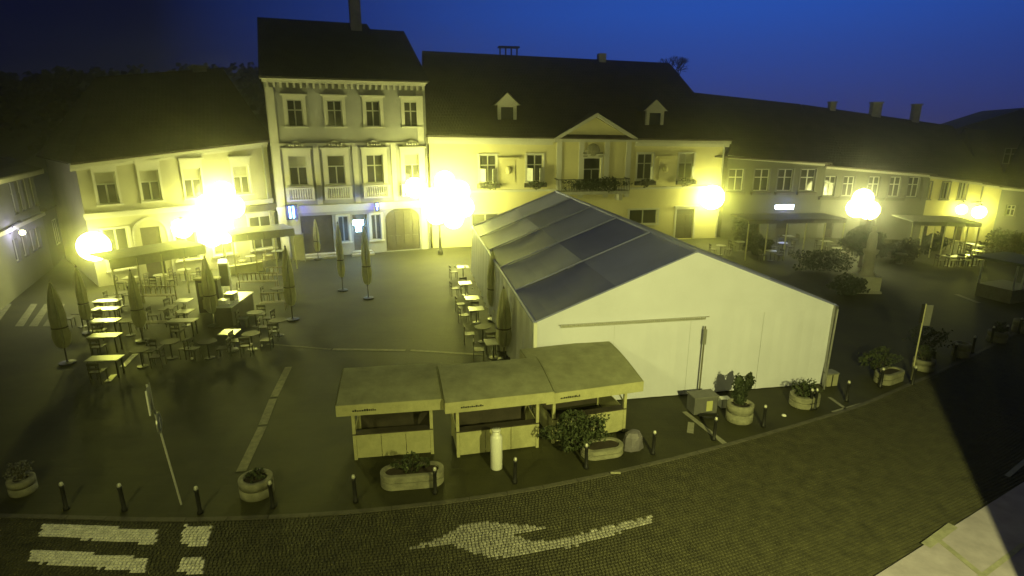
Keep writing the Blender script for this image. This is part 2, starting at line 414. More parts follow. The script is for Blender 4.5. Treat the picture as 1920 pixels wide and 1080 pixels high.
def gpt(px, py): return G(px, py)[:2]

# --- B1 : cafe house at the left of the terrace
f1 = Fac(gpt(186, 538), gpt(523, 485))
b1 = thing('cafe_house', 'two storey pale house with hooded upper windows behind the left cafe terrace', 'building', f1.a.to_3d(), f1.rz)
hL, hR = zat(f1.a, 306), zat(f1.b, 263)
up = openings_px(f1, [(267, 300, 325, 383), (345, 379, 316, 369), (437, 468, 304, 360)])
u0 = f1.uz(200, 350)[0]; w_ = up[0][1] - up[0][0]
up = [(u0 - w_ / 2, u0 + w_ / 2, up[0][2], up[0][3])] + up
gf = openings_px(f1, [(268, 305, 425, 500), (470, 512, 405, 470)], False)
gf = [(a, b, .02 if i == 0 else .9, d) for i, (a, b, c, d) in enumerate(gf)]
ex = openings_px(f1, [(205, 240, 440, 500), (330, 368, 412, 480), (392, 440, 400, 470)], True)
ex = [(a, b, .9, d) for a, b, c, d in ex]
wall_mesh(f1, hL, hR, up + gf + ex, 11, b1, M_cream)
for i, q in enumerate(up):
    window(b1, *q, style='tee', blind=True); surround(b1, *q, hood=.22, top=.55, side=.12)
for q in ex: window(b1, *q, style='two'); surround(b1, *q, hood=0, top=.15)
window(b1, *gf[1], style='cross'); surround(b1, *gf[1], hood=.1)
dr = MB().box(gf[0][0] + .02, gf[0][1] - .02, .12, .17, .02, gf[0][3] - .02).build('door', M_dark, b1)
MB().box(gf[0][0] + .1, gf[0][0] + .14, .07, .12, 1, 1.2).build('handle', M_steel, dr)
# round-headed frame around the passage
mb = MB(); cu = (gf[0][0] + gf[0][1]) / 2; r0 = (gf[0][1] - gf[0][0]) / 2 + .35; z0 = gf[0][3] - .5
for k in range(12):
    a0, a1 = math.pi * k / 12, math.pi * (k + 1) / 12
    mb.prism([(cu + r0 * math.cos(a0), z0 + r0 * 1.1 * math.sin(a0)), (cu + (r0 + .14) * math.cos(a0), z0 + (r0 + .14) * 1.1 * math.sin(a0)), (cu + (r0 + .14) * math.cos(a1), z0 + (r0 + .14) * 1.1 * math.sin(a1)), (cu + r0 * math.cos(a1), z0 + r0 * 1.1 * math.sin(a1))], -.08, .002)
mb.box(cu + r0, cu + r0 + .14, -.08, .002, 0, z0); mb.box(cu - r0 - .14, cu - r0, -.08, .002, 0, z0); mb.build('arch', M_stone, b1)
zb = f1.uz(345, 392)[1]
MB().box(-.1, f1.W, -.18, .003, zb, zb + .22).box(-.05, f1.W, -.1, .003, zb - .12, zb).build('string_course', M_trim, b1)
mb = MB(); sl = (hR - hL) / f1.W
for (y, dz, th) in ((-.45, 0, .12), (-.3, -.14, .14), (-.15, -.3, .16)):
    mb.prism([(-.3, hL + dz - th), (f1.W, hR + dz - th), (f1.W, hR + dz), (-.3, hL + dz)], y, .004)
mb.build('cornice', M_trim, b1)
roof_mesh(f1.W, 13, hL, hR, hL + 5.2, hR + 5.2, 3, f1.W, .5, M_roof, b1)
mb = MB().tube((f1.W - .35, -.12, .1), (f1.W - .35, -.12, hR - .3), .06).build('drainpipe', M_steel, b1)
ch = MB().box(9, 9.9, 6.2, 7, hL + 3, hL + 6.2).box(8.9, 10, 6.1, 7.1, hL + 6.2, hL + 6.35).build('chimney', M_stone, b1)
# deep fascia sign board over the shop half
a = f1.uz(432, 385); c = f1.uz(515, 372)
sb = MB().box(a[0], c[0], -.35, -.02, a[1] - .55, a[1] - .12).build('shop_fascia', M_dark, b1)

# --- B2 : three storey ornate house
f2 = Fac(gpt(530, 487), gpt(808, 466))
b2 = thing('ornate_townhouse', 'three storey ornate grey townhouse with steep dark roof and balustraded windows', 'building', f2.a.to_3d(), f2.rz)
hL, hR = zat(f2.a, 151), zat(f2.b, 148); hh = (hL + hR) / 2
r1_ = openings_px(f2, [(540, 568, 193, 244), (614, 642, 190, 239), (686, 713, 187, 235), (757, 784, 185, 232)])
r2_ = openings_px(f2, [(543, 576, 297, 352), (615, 647, 293, 348), (688, 718, 290, 340), (757, 790, 282, 338)])
g2 = openings_px(f2, [(566, 626, 404, 483), (663, 690, 402, 473), (723, 787, 388, 465)], False)
g2 = [(a, b, .02, d) for a, b, c, d in g2]
g2w = openings_px(f2, [(634, 655, 405, 450), (697, 714, 402, 445)]); g2w = [(a, b, 1.0, d) for a, b, c, d in g2w]
wall_mesh(f2, hh, hh, r1_ + r2_ + g2 + g2w, 12, b2, M_grey)
for q in r1_: window(b2, *q, style='cross'); surround(b2, *q, hood=.2, top=.28, side=.22, over=.16)
for i, q in enumerate(r2_):
    window(b2, *q, style='tee' if i != 2 else 'cross', blind=(i == 0 or i == 3)); surround(b2, *q, hood=.25, top=.45, side=.3, over=.12)
    # carved pediment ornament
    cu = (q[0] + q[1]) / 2; z = q[3] + .55
    mb = MB(); mb.prism([(cu - .75, z), (cu + .75, z), (cu + .45, z + .3), (cu, z + .5), (cu - .45, z + .3)], -.14, .003)
    for k in range(5): mb.lathe([(0, 0), (.09, .04), (.11, .14), (.06, .22), (0, .26)], 6, (cu - .4 + .2 * k, -.16, z + .06))
    mb.build('ornament', M_trim, b2)
    # balustrade
    bz = q[2] - .95; mb = MB(); mb.box(q[0] - .35, q[1] + .35, -.42, -.02, bz - .12, bz); mb.box(q[0] - .35, q[1] + .35, -.42, -.22, bz + .72, bz + .84)
    mb.box(q[0] - .35, q[0] - .15, -.41, -.21, bz, bz + .72); mb.box(q[1] + .15, q[1] + .35, -.41, -.21, bz, bz + .72)
    bo = mb.build('balustrade', M_trim, b2)
    nb = 9; bm_ = MB().lathe([(.045, 0), (.07, .2), (.03, .45), (.06, .72)], 6).mesh('baluster', M_trim)
    for k in range(nb): link('baluster', bm_, bo, (q[0] - .05 + (q[1] - q[0] + .1) * k / (nb - 1), -.31, bz))
for q in g2:
    mb = MB(); n = 4 if q[1] - q[0] > 2 else 2
    leaf = MB().box(q[0] + .02, q[1] - .02, .2, .25, .03, q[3] - .02).build('door' if n == 2 else 'gate', M_dark, b2)
    for k in range(n):
        wl = (q[1] - q[0]) / n
        for z0, z1 in ((.3, 1.2), (1.4, q[3] - .35)):
            MB().box(q[0] + wl * k + .12, q[0] + wl * (k + 1) - .12, .16, .198, z0, z1).build('door_panel', M_dark, leaf)
for q in g2w: window(b2, *q, style='two'); surround(b2, *q, hood=0)
# flattened arch of the gateway
q = g2[2]; mb = MB(); cu = (q[0] + q[1]) / 2; hw = (q[1] - q[0]) / 2
pts_ = [(q[0] - .001, q[3] + .001), (q[0] - .001, q[3] - .9)] + [(cu - hw * math.cos(math.pi * k / 12), q[3] - .9 + .88 * math.sin(math.pi * k / 12)) for k in range(1, 7)]
mb.prism(pts_[::-1], -.02, .2); mb.prism([(2 * cu - x, z) for x, z in pts_], -.02, .2)
mb.build('arch', M_grey, b2)
za = f2.uz(660, 386)[1]; zc = f2.uz(660, 272)[1]
mb = MB(); mb.box(-.05, f2.W, -.22, .004, za - .1, za + .18); mb.box(0, f2.W, -.12, .004, za - .35, za - .1); mb.box(0, f2.W, -.1, .004, zc, zc + .16); mb.build('string_course', M_trim, b2)
mb = MB(); mb.box(-.2, f2.W + .1, -.5, .004, hh - .12, hh + .02); mb.box(-.1, f2.W, -.3, .004, hh - .3, hh - .12)
for k in range(26): mb.box(.15 + k * (f2.W - .4) / 25, .3 + k * (f2.W - .4) / 25, -.24, .004, hh - .62, hh - .3)
mb.build('cornice', M_trim, b2)
mb = MB()
for u in (.28, f2.W - .5): mb.box(u - .2, u + .3, -.07, .004, 0, hh - .62)
for q, q2 in zip(r2_[:-1], r2_[1:]):
    c = (q[1] + q2[0]) / 2; mb.box(c - .18, c + .18, -.06, .004, za + .2, zc)
mb.build('pilaster', M_trim, b2)
pw = f2.world(3, 5.5); rz_ = zat(pw, 37); xr = f2.uz(690, 40, 5.5)[0]
roof_mesh(xr + 1.0, 11, hh, hh, rz_, rz_, .0, xr - .1, .55, M_roof2, b2)
pw = f2.world(8, 6); rz2 = zat(pw, 54); xr2 = f2.uz(757, 55, 6)[0]
roof_mesh(f2.W, 12, hh, hh, rz2, rz2, xr - 2, xr2, .5, M_roof2, b2, x0=xr - 3)
a = f2.uz(655, 20, 5.0)[0]; c = f2.uz(675, 20, 5.0)[0]
MB().box(a, c, 4.6, 5.3, rz_ - 1.5, rz_ + 2.9).box(a - .08, c + .08, 4.52, 5.38, rz_ + 2.9, rz_ + 3.05).build('chimney', M_stone, b2)
MB().tube((f2.W - .12, -.16, .1), (f2.W - .12, -.16, hh - .3), .07).build('drainpipe', M_steel, b2)
# steps at the doors
for q in g2[:2]:
    mb = MB(); mb.box(q[0] - .3, q[1] + .3, -.8, 0, 0, .14); mb.box(q[0] - .2, q[1] + .2, -.45, .15, .14, .28); mb.build('step', M_stone, b2)
# lit blue signs on the ground floor
def lamp_pt(name, loc, power, col, rad=.12, parent=None):
    l = bpy.data.lights.new(name, 'POINT'); l.energy = power * (YP if power > 400 else 1); l.color = col; l.shadow_soft_size = rad
    return link(name, l, parent, loc)
BL = glow('blue_neon', (.12, .25, 1.0), 12); BLW = glow('blue_white_lightbox', (.5, .8, 1.0), 12)
def signobj(fc, px, py, d): u, z = fc.uz(px, py, d); p = fc.world(u, d); return (p.x, p.y, z)
s_ = thing('neon_sign', 'blue vertical neon strips left of the townhouse door', 'sign', signobj(f2, 547, 398, -.5), f2.rz)
MB().box(-.4, .4, 0, .1, -.55, .55).build('backing', M_black, s_)
for x in (-.12, .12):
    MB().tube((x, -.06, -.4), (x, -.06, .42), .045).build('tube', glow('cyan_neon', (.2, .5, 1), 14), s_)
lamp_pt('glow_light', (0, -.5, 0), 150, (.15, .15, 1), .15, s_)
s_ = thing('lightbox_sign', 'bright blue white lightbox sign over the central door of the townhouse', 'sign', signobj(f2, 672, 424, -.6), f2.rz)
MB().box(-.42, .42, 0, .14, .05, .5).box(-.24, .24, 0, .14, -.45, .05).build('casing', M_black, s_)
MB().box(-.38, .38, -.03, -.004, .08, .46).box(-.2, .2, -.03, -.004, -.41, .08).build('lit_face', BLW, s_)
lamp_pt('glow_light', (0, -.5, 0), 130, (.15, .4, 1), .2, s_)
s_ = thing('neon_sign', 'small blue neon sign between the central door and the gateway', 'sign', signobj(f2, 707, 388, -.4), f2.rz)
MB().box(-.16, .16, 0, .08, -.34, .34).build('backing', M_black, s_)
for k in range(3): MB().tube((-.08 + .08 * k, -.05, .26 - .28 * (k % 2)), (.08 - .08 * k, -.05, .04 - .26 * (k % 2)), .03).build('tube', BL, s_)
lamp_pt('glow_light', (0, -.4, 0), 60, (.2, .15, 1), .1, s_)
s_ = thing('display_case', 'tall pale display panel standing left of the townhouse door', 'display', signobj(f2, 556, 440, -1.2), f2.rz); s_.location.z = 0
MB().box(-.42, .42, 0, .12, .15, 2.0).build('panel', M_canvas_l, s_); MB().box(-.46, -.40, -.02, .14, 0, 2.05).box(.40, .46, -.02, .14, 0, 2.05).build('frame', M_steel, s_)

# --- B3 : town hall with pediment
f3 = Fac(gpt(812, 465), gpt(1343, 446))
b3 = thing('town_hall', 'long two storey yellow town hall with a central pediment and dormers', 'building', f3.a.to_3d(), f3.rz)
hL, hR = zat(f3.a, 255), zat(f3.b, 263)
u3 = openings_px(f3, [(900, 930, 288, 338), (988, 1018, 288, 338), (1195, 1223, 290, 338), (1272, 1300, 290, 338)])
bd = openings_px(f3, [(1094, 1126, 296, 352)], False); n3 = openings_px(f3, [(940, 966, 296, 340), (1236, 1258, 298, 338)])
g3 = openings_px(f3, [(1267, 1300, 392, 446)], False); g3 = [(a, b, .02, d) for a, b, c, d in g3]
g3w = openings_px(f3, [(1180, 1232, 393, 420), (885, 935, 395, 430), (965, 1010, 395, 430)], False)
zw0, zw1 = g3w[0][2], g3w[0][3]; g3w = [(a, b, zw0, zw1) for a, b, c, d in g3w]
wall_mesh(f3, hL, hR, u3 + bd + g3 + g3w, 14, b3, M_b3)
for i, q in enumerate(u3):
    window(b3, *q, style='cross', blind=(i == 3)); surround(b3, *q, hood=0, top=.2, side=.14)
    for s in ((-1, 1) if i < 2 else (1,)):    # opened casement leaves
        x = q[0] if s < 0 else q[1]
        sm = MB().box(0, .045, -.62, 0, .05, 1.05).mesh('casement_leaf', M_frame)
        o = link('casement_leaf', sm, b3, (x, -.02, q[2])); o.rotation_euler.z = R(-38 * s)
    fb = MB().box(q[0] - .25, q[1] + .25, -.42, -.15, q[2] - .45, q[2] - .13).build('window_box', M_dark, b3)
for q in n3:      # blind niches with a hood
    mb = MB(); mb.box(q[0] - .3, q[1] + .3, -.2, .003, q[3], q[3] + .14); mb.box(q[0], q[1], -.06, .003, q[2], q[3] - .1); mb.lathe([(0, 0), (.2, .1), (.22, .4), (.12, .6), (0, .66)], 8, ((q[0] + q[1]) / 2, -.08, q[2] + .6)); mb.build('niche_relief', M_b3, b3)
window(b3, *bd[0], style='tee'); surround(b3, *bd[0], hood=.1, sill=False)
cx = (bd[0][0] + bd[0][1]) / 2; zt = bd[0][3]
mb = MB(); mb.lathe([(0, 0), (.5, .12), (.62, .5), (.45, .85), (.2, 1.0), (0, 1.05)], 10, (cx, -.05, zt + .1), 1, .25); mb.box(cx - .85, cx - .45, -.1, .003, zt + .1, zt + .45); mb.box(cx + .45, cx + .85, -.1, .003, zt + .1, zt + .45)
mb.build('coat_of_arms', mat('carved_arms', (.2, .19, .12), .8, .4, 6, .6), b3)
xa, xb = f3.uz(1040, 300)[0], f3.uz(1185, 300)[0]
mb = MB()
for x in (xa + .15, xa + 2.0, xb - 2.0 - .4, xb - .55): mb.box(x, x + .42, -.09, .004, zt - 3.2, hL - .45)
mb.build('pilaster', M_trim, b3)
zp = f3.uz(1112, 212)[1]; pm = (xa + xb) / 2; ze = (hL + hR) / 2
mb = MB(); mb.prism([(xa + .3, ze), (xb - .3, ze), (pm, zp - .35)], -.22, 5); mb.build('pediment', M_b3, b3)
mb = MB()
for a, b in (((xa - .2, ze), (pm, zp)), ((pm, zp), (xb + .2, ze))): mb.prism([a, b, (b[0], b[1] - .28), (a[0], a[1] - .28)] if a[0] < pm - .1 else [a, b, (b[0], b[1] - .28), (a[0], a[1] - .28)], -.5, -.2)
mb.box(xa - .2, xb + .2, -.45, -.21, ze - .28, ze - .02); mb.build('pediment_moulding', M_trim, b3)
mb = MB(); mb.face([(xa - .1, -.5, ze + .02), (pm, -.5, zp + .06), (pm, 5.5, zp + .06), (xa - .1, .6, ze + .02)]); mb.face([(pm, -.5, zp + .06), (xb + .1, -.5, ze + .02), (xb + .1, .6, ze + .02), (pm, 5.5, zp + .06)]); mb.build('pediment_roof', M_roof, b3)
for (x0, x1) in ((-.1, xa - .21), (xb + .21, f3.W + .3)):
    mb = MB()
    za_, zb_ = hL + (hR - hL) * x0 / f3.W, hL + (hR - hL) * x1 / f3.W
    mb.prism([(x0, za_ - .3), (x1, zb_ - .3), (x1, zb_), (x0, za_)], -.42, .004); mb.prism([(x0, za_ - .55), (x1, zb_ - .55), (x1, zb_ - .3), (x0, za_ - .3)], -.16, .004)
    mb.build('cornice', M_trim, b3)
zs_ = f3.uz(1240, 352)[1]; MB().box(0, f3.W, -.1, .004, zs_ - .1, zs_ + .08).build('string_course', M_trim, b3)
D3 = 15.0
xl = -3.0; xr = f3.uz(1255, 118, D3 / 2)[0]
rL = zat(f3.world(0, D3 / 2), 95); rR = zat(f3.world(xr, D3 / 2), 118)
roof_mesh(f3.W + .2, D3, hL, hR, rL, rR, 0, xr, .5, M_roof, b3)
def onroof(fc, px, py, D, h, r, over=.5):    # local point of the front slope under a pixel
    lo, hi = -over, D / 2
    for _ in range(40):
        y = (lo + hi) / 2; u, z = fc.uz(px, py, y); zr = h + (r - h) * (y + over) / (D / 2 + over)
        if z > zr: lo = y      # ray above the roof -> further back
        else: hi = y
    return u, y, z
for px, py in ((950, 222), (1225, 232)):
    u, y, z = onroof(f3, px, py, D3, (hL + hR) / 2, (rL + rR) / 2)
    d_ = MB(); d_.box(-.75, -.5, 0, .3, 0, 1.1); d_.box(.5, .75, 0, .3, 0, 1.1); d_.box(-.5, .5, 0, .3, .95, 1.1); d_.prism([(-1.0, 1.1), (1.0, 1.1), (0, 2.0)], -.08, .3)
    o = d_.build('dormer', M_trim, b3, loc=(u, y - .3, z - .1))
    MB().box(-.5, .5, .12, .16, 0, .95).build('pane', M_glass, o)
    m_ = MB(); m_.face([(-1.08, -.1, 1.1), (0, -.1, 2.08), (0, 3, 2.08), (-1.08, 1.6, 1.1)]); m_.face([(0, -.1, 2.08), (1.08, -.1, 1.1), (1.08, 1.6, 1.1), (0, 3, 2.08)]); m_.box(-.75, -.5, .3, 1.8, 0, 1.1); m_.box(.5, .75, .3, 1.8, 0, 1.1); m_.build('dormer_roof', M_roof, o)
u = f3.uz(953, 92, D3 / 2)[0]; zr = rL + (rR - rL) * u / xr
mb = MB(); 
for k in range(4): mb.box(u - .8 + k * .5, u - .7 + k * .5, 7.3, 7.5, zr - .2, zr + .55)
mb.box(u - .9, u + .95, 7.1, 7.8, zr + .55, zr + .68); mb.build('roof_vent', M_black, b3)
u = f3.uz(1128, 102, D3 / 2)[0]; zr = rL + (rR - rL) * u / xr
MB().box(u - .3, u + .35, 7.2, 7.9, zr - .5, zr + .5).build('chimney', M_stone, b3)
# balcony
a, zf = f3.uz(1046, 360, -1.2); c, _ = f3.uz(1180, 360, -1.2)
bal = MB().box(a, c, -1.25, 0, zf - .25, zf).build('balcony', M_stone, b3)
mb = MB(); mb.box(a, c, -1.24, -1.2, zf + .92, zf + .98); mb.box(a, a + .05, -1.2, 0, zf + .92, zf + .98); mb.box(c - .05, c, -1.2, 0, zf + .92, zf + .98)
n = 44
for k in range(n + 1): x = a + (c - a - .03) * k / n; mb.box(x, x + .03, -1.235, -1.205, zf, zf + .92)
mb.build('railing', M_black, bal)
for x in (a + .5, c - .8): MB().box(x, x + .3, -1.0, 0, zf - .8, zf - .25).build('bracket', M_stone, bal)
for q in g3:
    lf = MB().box(q[0] + .02, q[1] - .02, .18, .24, .02, q[3] - .02).build('door', M_dark, b3)
    for z0, z1 in ((.3, 1.1), (1.3, q[3] - .5)):
        for k in range(2): w_ = (q[1] - q[0]) / 2; MB().box(q[0] + w_ * k + .12, q[0] + w_ * (k + 1) - .12, .14, .178, z0, z1).build('door_panel', M_dark, lf)
    surround(b3, *q, hood=.15, sill=False)
for q in g3w: window(b3, *q, style='two'); surround(b3, *q, hood=0, sill=True)
MB().tube((f3.W - .15, -.14, .1), (f3.W - .15, -.14, hR - .4), .07).build('drainpipe', M_steel, b3)

# flowers in the boxes and on the balcony : leafy masses
def leafy(name, root, c, rx, ry, rz, n, s, m, seed=1):
    rnd = random.Random(seed); mb = MB()
    for _ in range(n):
        while True:
            p = Vector((rnd.uniform(-1, 1), rnd.uniform(-1, 1), rnd.uniform(-1, 1)))
            if p.length < 1 and p.length > rnd.random() * .9: break
        f = .8 + .35 * math.sin(p.x * 5 + seed) * math.cos(p.z * 4 + p.y * 3)
        q = Vector((c[0] + p.x * rx * f, c[1] + p.y * ry * f, c[2] + p.z * rz * f))
        a = Vector((rnd.gauss(0, 1), rnd.gauss(0, 1), rnd.gauss(0, .7))).normalized(); b = a.orthogonal().normalized(); b.rotate(Matrix.Rotation(rnd.uniform(0, 6.28), 3, a))
        u_ = b * s * rnd.uniform(.6, 1.3); v_ = a.cross(b) * s * rnd.uniform(.35, .7)
        mb.face([q - u_, q - v_, q + u_, q + v_])
    return mb.build(name, m, root)
for i, q in enumerate(u3):
    P = f3.world((q[0] + q[1]) / 2, -.3)
    pl = thing('balcony_flowers', ['trailing dark plants in the leftmost window box of the town hall', 'trailing dark plants in the window box left of the town hall balcony', 'trailing dark plants in the window box right of the town hall balcony', 'trailing dark plants in the rightmost window box of the town hall'][i], 'plant', (P.x, P.y, q[2] - .25), f3.rz)
    leafy('foliage', pl, (0, -.05, 0), .95, .32, .38, 320, .09, M_leaf2, i + 3)
P = f3.world((a + c) / 2, -1.3)
pl = thing('balcony_flowers', 'dense dark hanging plants along the town hall balcony rail', 'plant', (P.x, P.y, zf), f3.rz)
leafy('foliage', pl, (0, 0, .55), (c - a) / 2, .35, .6, 1700, .1, M_leaf2, 9)

# --- B4a, B4b, B5, B6 : lower row to the right
def ridge_at(fc, x, D):      # the ridges of the row fall steadily towards the right
    p = fc.world(x, D / 2); z = 12.0
    for _ in range(12):
        px = 960 + F * p.x / (p.y * cp - (z - HC) * sp); z = zat(p, 165 + (px - 1290) * .143)
    return z
def lowhouse(name, label, pa, pb, eL, eR, wins, m, ridge=None, D=12, style='cross', blind=False, shop=None, rm=None, boxes=False, hip=(0, 0), lit=None, surr=True, rx=0.0):
    fc = Fac(gpt(*pa), gpt(*pb)); root = thing(name, label, 'building', fc.a.to_3d(), fc.rz)
    hL, hR = zat(fc.a, eL), zat(fc.b, eR)
    up = openings_px(fc, wins); sh = []
    if shop: sh = openings_px(fc, shop, False); sh = [(a, b, .02, d) for a, b, c, d in sh]
    wall_mesh(fc, hL, hR, up + sh, D, root, m)
    for i, q in enumerate(up):
        window(root, *q, style=style, lit=(lit == i), blind=blind)
        if surr: surround(root, *q, hood=0, top=.12, side=.1, m=M_b6)
    for q in sh:
        lf = MB().box(q[0] + .02, q[1] - .02, .2, .25, .02, q[3] - .02).build('shop_door', M_dark, root)
        MB().box(q[0] + .12, q[1] - .12, .17, .198, .8, q[3] - .3).build('pane', M_glass, lf)
    mb = MB(); mb.prism([(-.1, hL - .25), (fc.W + .1, hR - .25), (fc.W + .1, hR), (-.1, hL)], -.35, .004); mb.build('cornice', M_trim, root)
    if ridge:
        x0, x1 = -.25, fc.W + .25
        rL, rR = ridge_at(fc, x0, D), ridge_at(fc, x1, D)
        roof_mesh(fc.W, D, hL, hR, rL, rR, x0 + rx, x1, .45, rm or M_roof, root, x0=rx)
    return fc, root, up, (hL, hR)
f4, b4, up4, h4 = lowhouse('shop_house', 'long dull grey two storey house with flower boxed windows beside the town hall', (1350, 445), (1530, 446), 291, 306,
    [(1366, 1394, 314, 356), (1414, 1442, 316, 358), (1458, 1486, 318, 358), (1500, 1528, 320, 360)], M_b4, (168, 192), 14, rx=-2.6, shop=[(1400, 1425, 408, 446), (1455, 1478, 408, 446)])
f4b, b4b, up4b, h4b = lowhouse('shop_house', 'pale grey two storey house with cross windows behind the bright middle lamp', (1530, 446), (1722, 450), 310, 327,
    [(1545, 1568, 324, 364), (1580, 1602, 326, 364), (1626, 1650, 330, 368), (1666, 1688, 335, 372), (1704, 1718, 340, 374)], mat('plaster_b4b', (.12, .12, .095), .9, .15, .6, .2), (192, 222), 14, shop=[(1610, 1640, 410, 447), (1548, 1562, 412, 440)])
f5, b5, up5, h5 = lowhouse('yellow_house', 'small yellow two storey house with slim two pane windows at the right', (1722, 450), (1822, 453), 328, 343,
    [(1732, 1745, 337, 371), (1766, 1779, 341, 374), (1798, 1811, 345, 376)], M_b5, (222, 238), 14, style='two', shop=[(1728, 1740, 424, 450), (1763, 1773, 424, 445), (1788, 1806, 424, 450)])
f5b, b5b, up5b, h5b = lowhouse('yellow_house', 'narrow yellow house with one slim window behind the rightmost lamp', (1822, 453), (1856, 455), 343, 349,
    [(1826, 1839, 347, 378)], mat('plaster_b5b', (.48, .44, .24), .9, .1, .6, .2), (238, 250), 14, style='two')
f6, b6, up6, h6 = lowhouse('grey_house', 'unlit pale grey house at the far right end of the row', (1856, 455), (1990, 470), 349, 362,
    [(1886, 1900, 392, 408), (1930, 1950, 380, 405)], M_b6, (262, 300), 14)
for i, q in enumerate(up4 + up4b[:4]):
    fc = f4 if i < 4 else f4b; P = fc.world((q[0] + q[1]) / 2, -.25)
    MB().box(-.8, .8, -.1, .22, -.1, .12).build('window_box', M_dark, b4 if i < 4 else b4b, loc=((q[0] + q[1]) / 2, -.25, q[2] - .2))
for fc, root, rr, ul in ((f4b, b4b, (192, 222), [(1561, 195, .25, .1), (1643, 200, .4, .3)]), (f5, b5, (222, 238), [(1718, 207, .28, .45)])):
    for px, py, hw, hh_ in ul:
        u = fc.uz(px, py, 7)[0]; z = zat(fc.world(u, 7), py)
        MB().box(u - hw, u + hw, 6.7, 7.4, z - 1.8, z + hh_).box(u - hw - .08, u + hw + .08, 6.62, 7.48, z + hh_, z + hh_ + .12).build('chimney', M_stone, root)
# tall gabled house behind the right end
gh = thing('gabled_house', 'tall dark gabled house rising behind the right end of the row', 'building', (54, 62, 0), R(-28))
g0 = Fac((54 - 9, 66), (54 + 10, 58)); gh.location = (g0.a.x, g0.a.y, 0); gh.rotation_euler.z = g0.rz
zpk = zat(g0.world(g0.W * .42, 0), 205); zev = zat(g0.a, 262)
mb = MB(); mb.box(0, g0.W, 0, 12, 0, zev); mb.prism([(0, zev), (g0.W, zev), (g0.W * .42, zpk)], 0, 12); mb.build('wall', M_b6, gh)
mb = MB(); mb.face([(-.6, -.5, zev - .3), (g0.W * .42, -.5, zpk + .15), (g0.W * .42, 12.5, zpk + .15), (-.6, 12.5, zev - .3)]); mb.face([(g0.W * .42, -.5, zpk + .15), (g0.W + .6, -.5, zev - .3), (g0.W + .6, 12.5, zev - .3), (g0.W * .42, 12.5, zpk + .15)])
mb.build('roof', M_roof2, gh)
for k in range(3): window(gh, 4 + k * 4, 5.1 + k * 4, zev - 2.4, zev - .8, y=-.05)
# lit sign on the shop house
s_ = thing('lightbox_sign', 'white lightbox shop sign with a round logo disc glowing blue', 'sign', signobj(f4, 1470, 388, -.25), f4.rz)
MB().box(-.72, .85, 0, .16, -.24, .24).build('casing', M_black, s_)
MB().box(-.5, .82, -.03, -.004, -.2, .2).build('lit_face', glow('white_lightbox', (.75, .85, 1), 5), s_)
MB().prism([(-.62 + .2 * math.cos(2 * math.pi * k / 14), .2 * math.sin(2 * math.pi * k / 14)) for k in range(14)], -.06, -.035).build('logo_disc', glow('white_lightbox', (.75, .85, 1), 5), s_)
lamp_pt('glow_light', (0, -.6, 0), 70, (.2, .25, 1), .2, s_)

# --- B0 : corner building across the side street
f0 = Fac(gpt(-70, 640), gpt(118, 487))
b0 = thing('corner_house', 'grey corner house with tall slim windows across the side street', 'building', f0.a.to_3d(), f0.rz)
h0 = zat(f0.b, 0); h0 = f0.uz(40, 322)[1]; x1 = f0.uz(78, 400)[0]
op = openings_px(f0, [(22, 32, 340, 405), (36, 45, 337, 398), (48, 57, 334, 392), (60, 67, 331, 388)]); og = openings_px(f0, [(28, 40, 445, 510), (43, 53, 440, 490), (57, 66, 428, 470), (68, 75, 424, 462), (82, 90, 415, 447)])
fx = Fac(f0.a, f0.world(x1, 0))
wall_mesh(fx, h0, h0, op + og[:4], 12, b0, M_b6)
for q in op: window(b0, *q, style='cross')
for q in og[:4]: window(b0, *q, style='two')
zst = f0.uz(60, 410)[1]
MB().box(0, x1 + .2, -.15, .003, zst - .1, zst + .12).build('string_course', M_trim, b0)
MB().box(-.3, x1 + .5, -.5, .003, h0 - .3, h0).build('cornice', M_trim, b0)
roof_mesh(x1, 12, h0, h0, h0 + 3, h0 + 3, 2, x1 - 4, .5, M_roof2, b0)
# lower wing further up the side street
f0b = Fac(f0.world(x1, 0), f0.world(x1 + 14, .2)); hwg = f0.uz(95, 385)[1]
b0b = thing('side_street_house', 'low dim house running up the side street behind the corner house', 'building', f0b.a.to_3d(), f0b.rz)
wall_mesh(f0b, hwg, hwg, [], 9, b0b, M_b4); roof_mesh(f0b.W, 9, hwg, hwg, hwg + 3, hwg + 3, 0, f0b.W, .4, M_roof2, b0b)
for k in range(3): window(b0b, 2 + k * 4, 3 + k * 4, 1.2, 3.0, y=-.04, style='two')
bk = thing('back_street_house', 'dark house closing the side street behind the cafe house', 'building', (-47, 70, 0), R(8))
MB().box(0, 18, 0, 8, 0, 7.5).build('wall', M_b4, bk); roof_mesh(18, 8, 7.5, 7.5, 11, 11, 1, 17, .4, M_roof2, bk)
for k in range(4): window(bk, 2 + k * 4, 3.2 + k * 4, 4.2, 6, y=-.04)

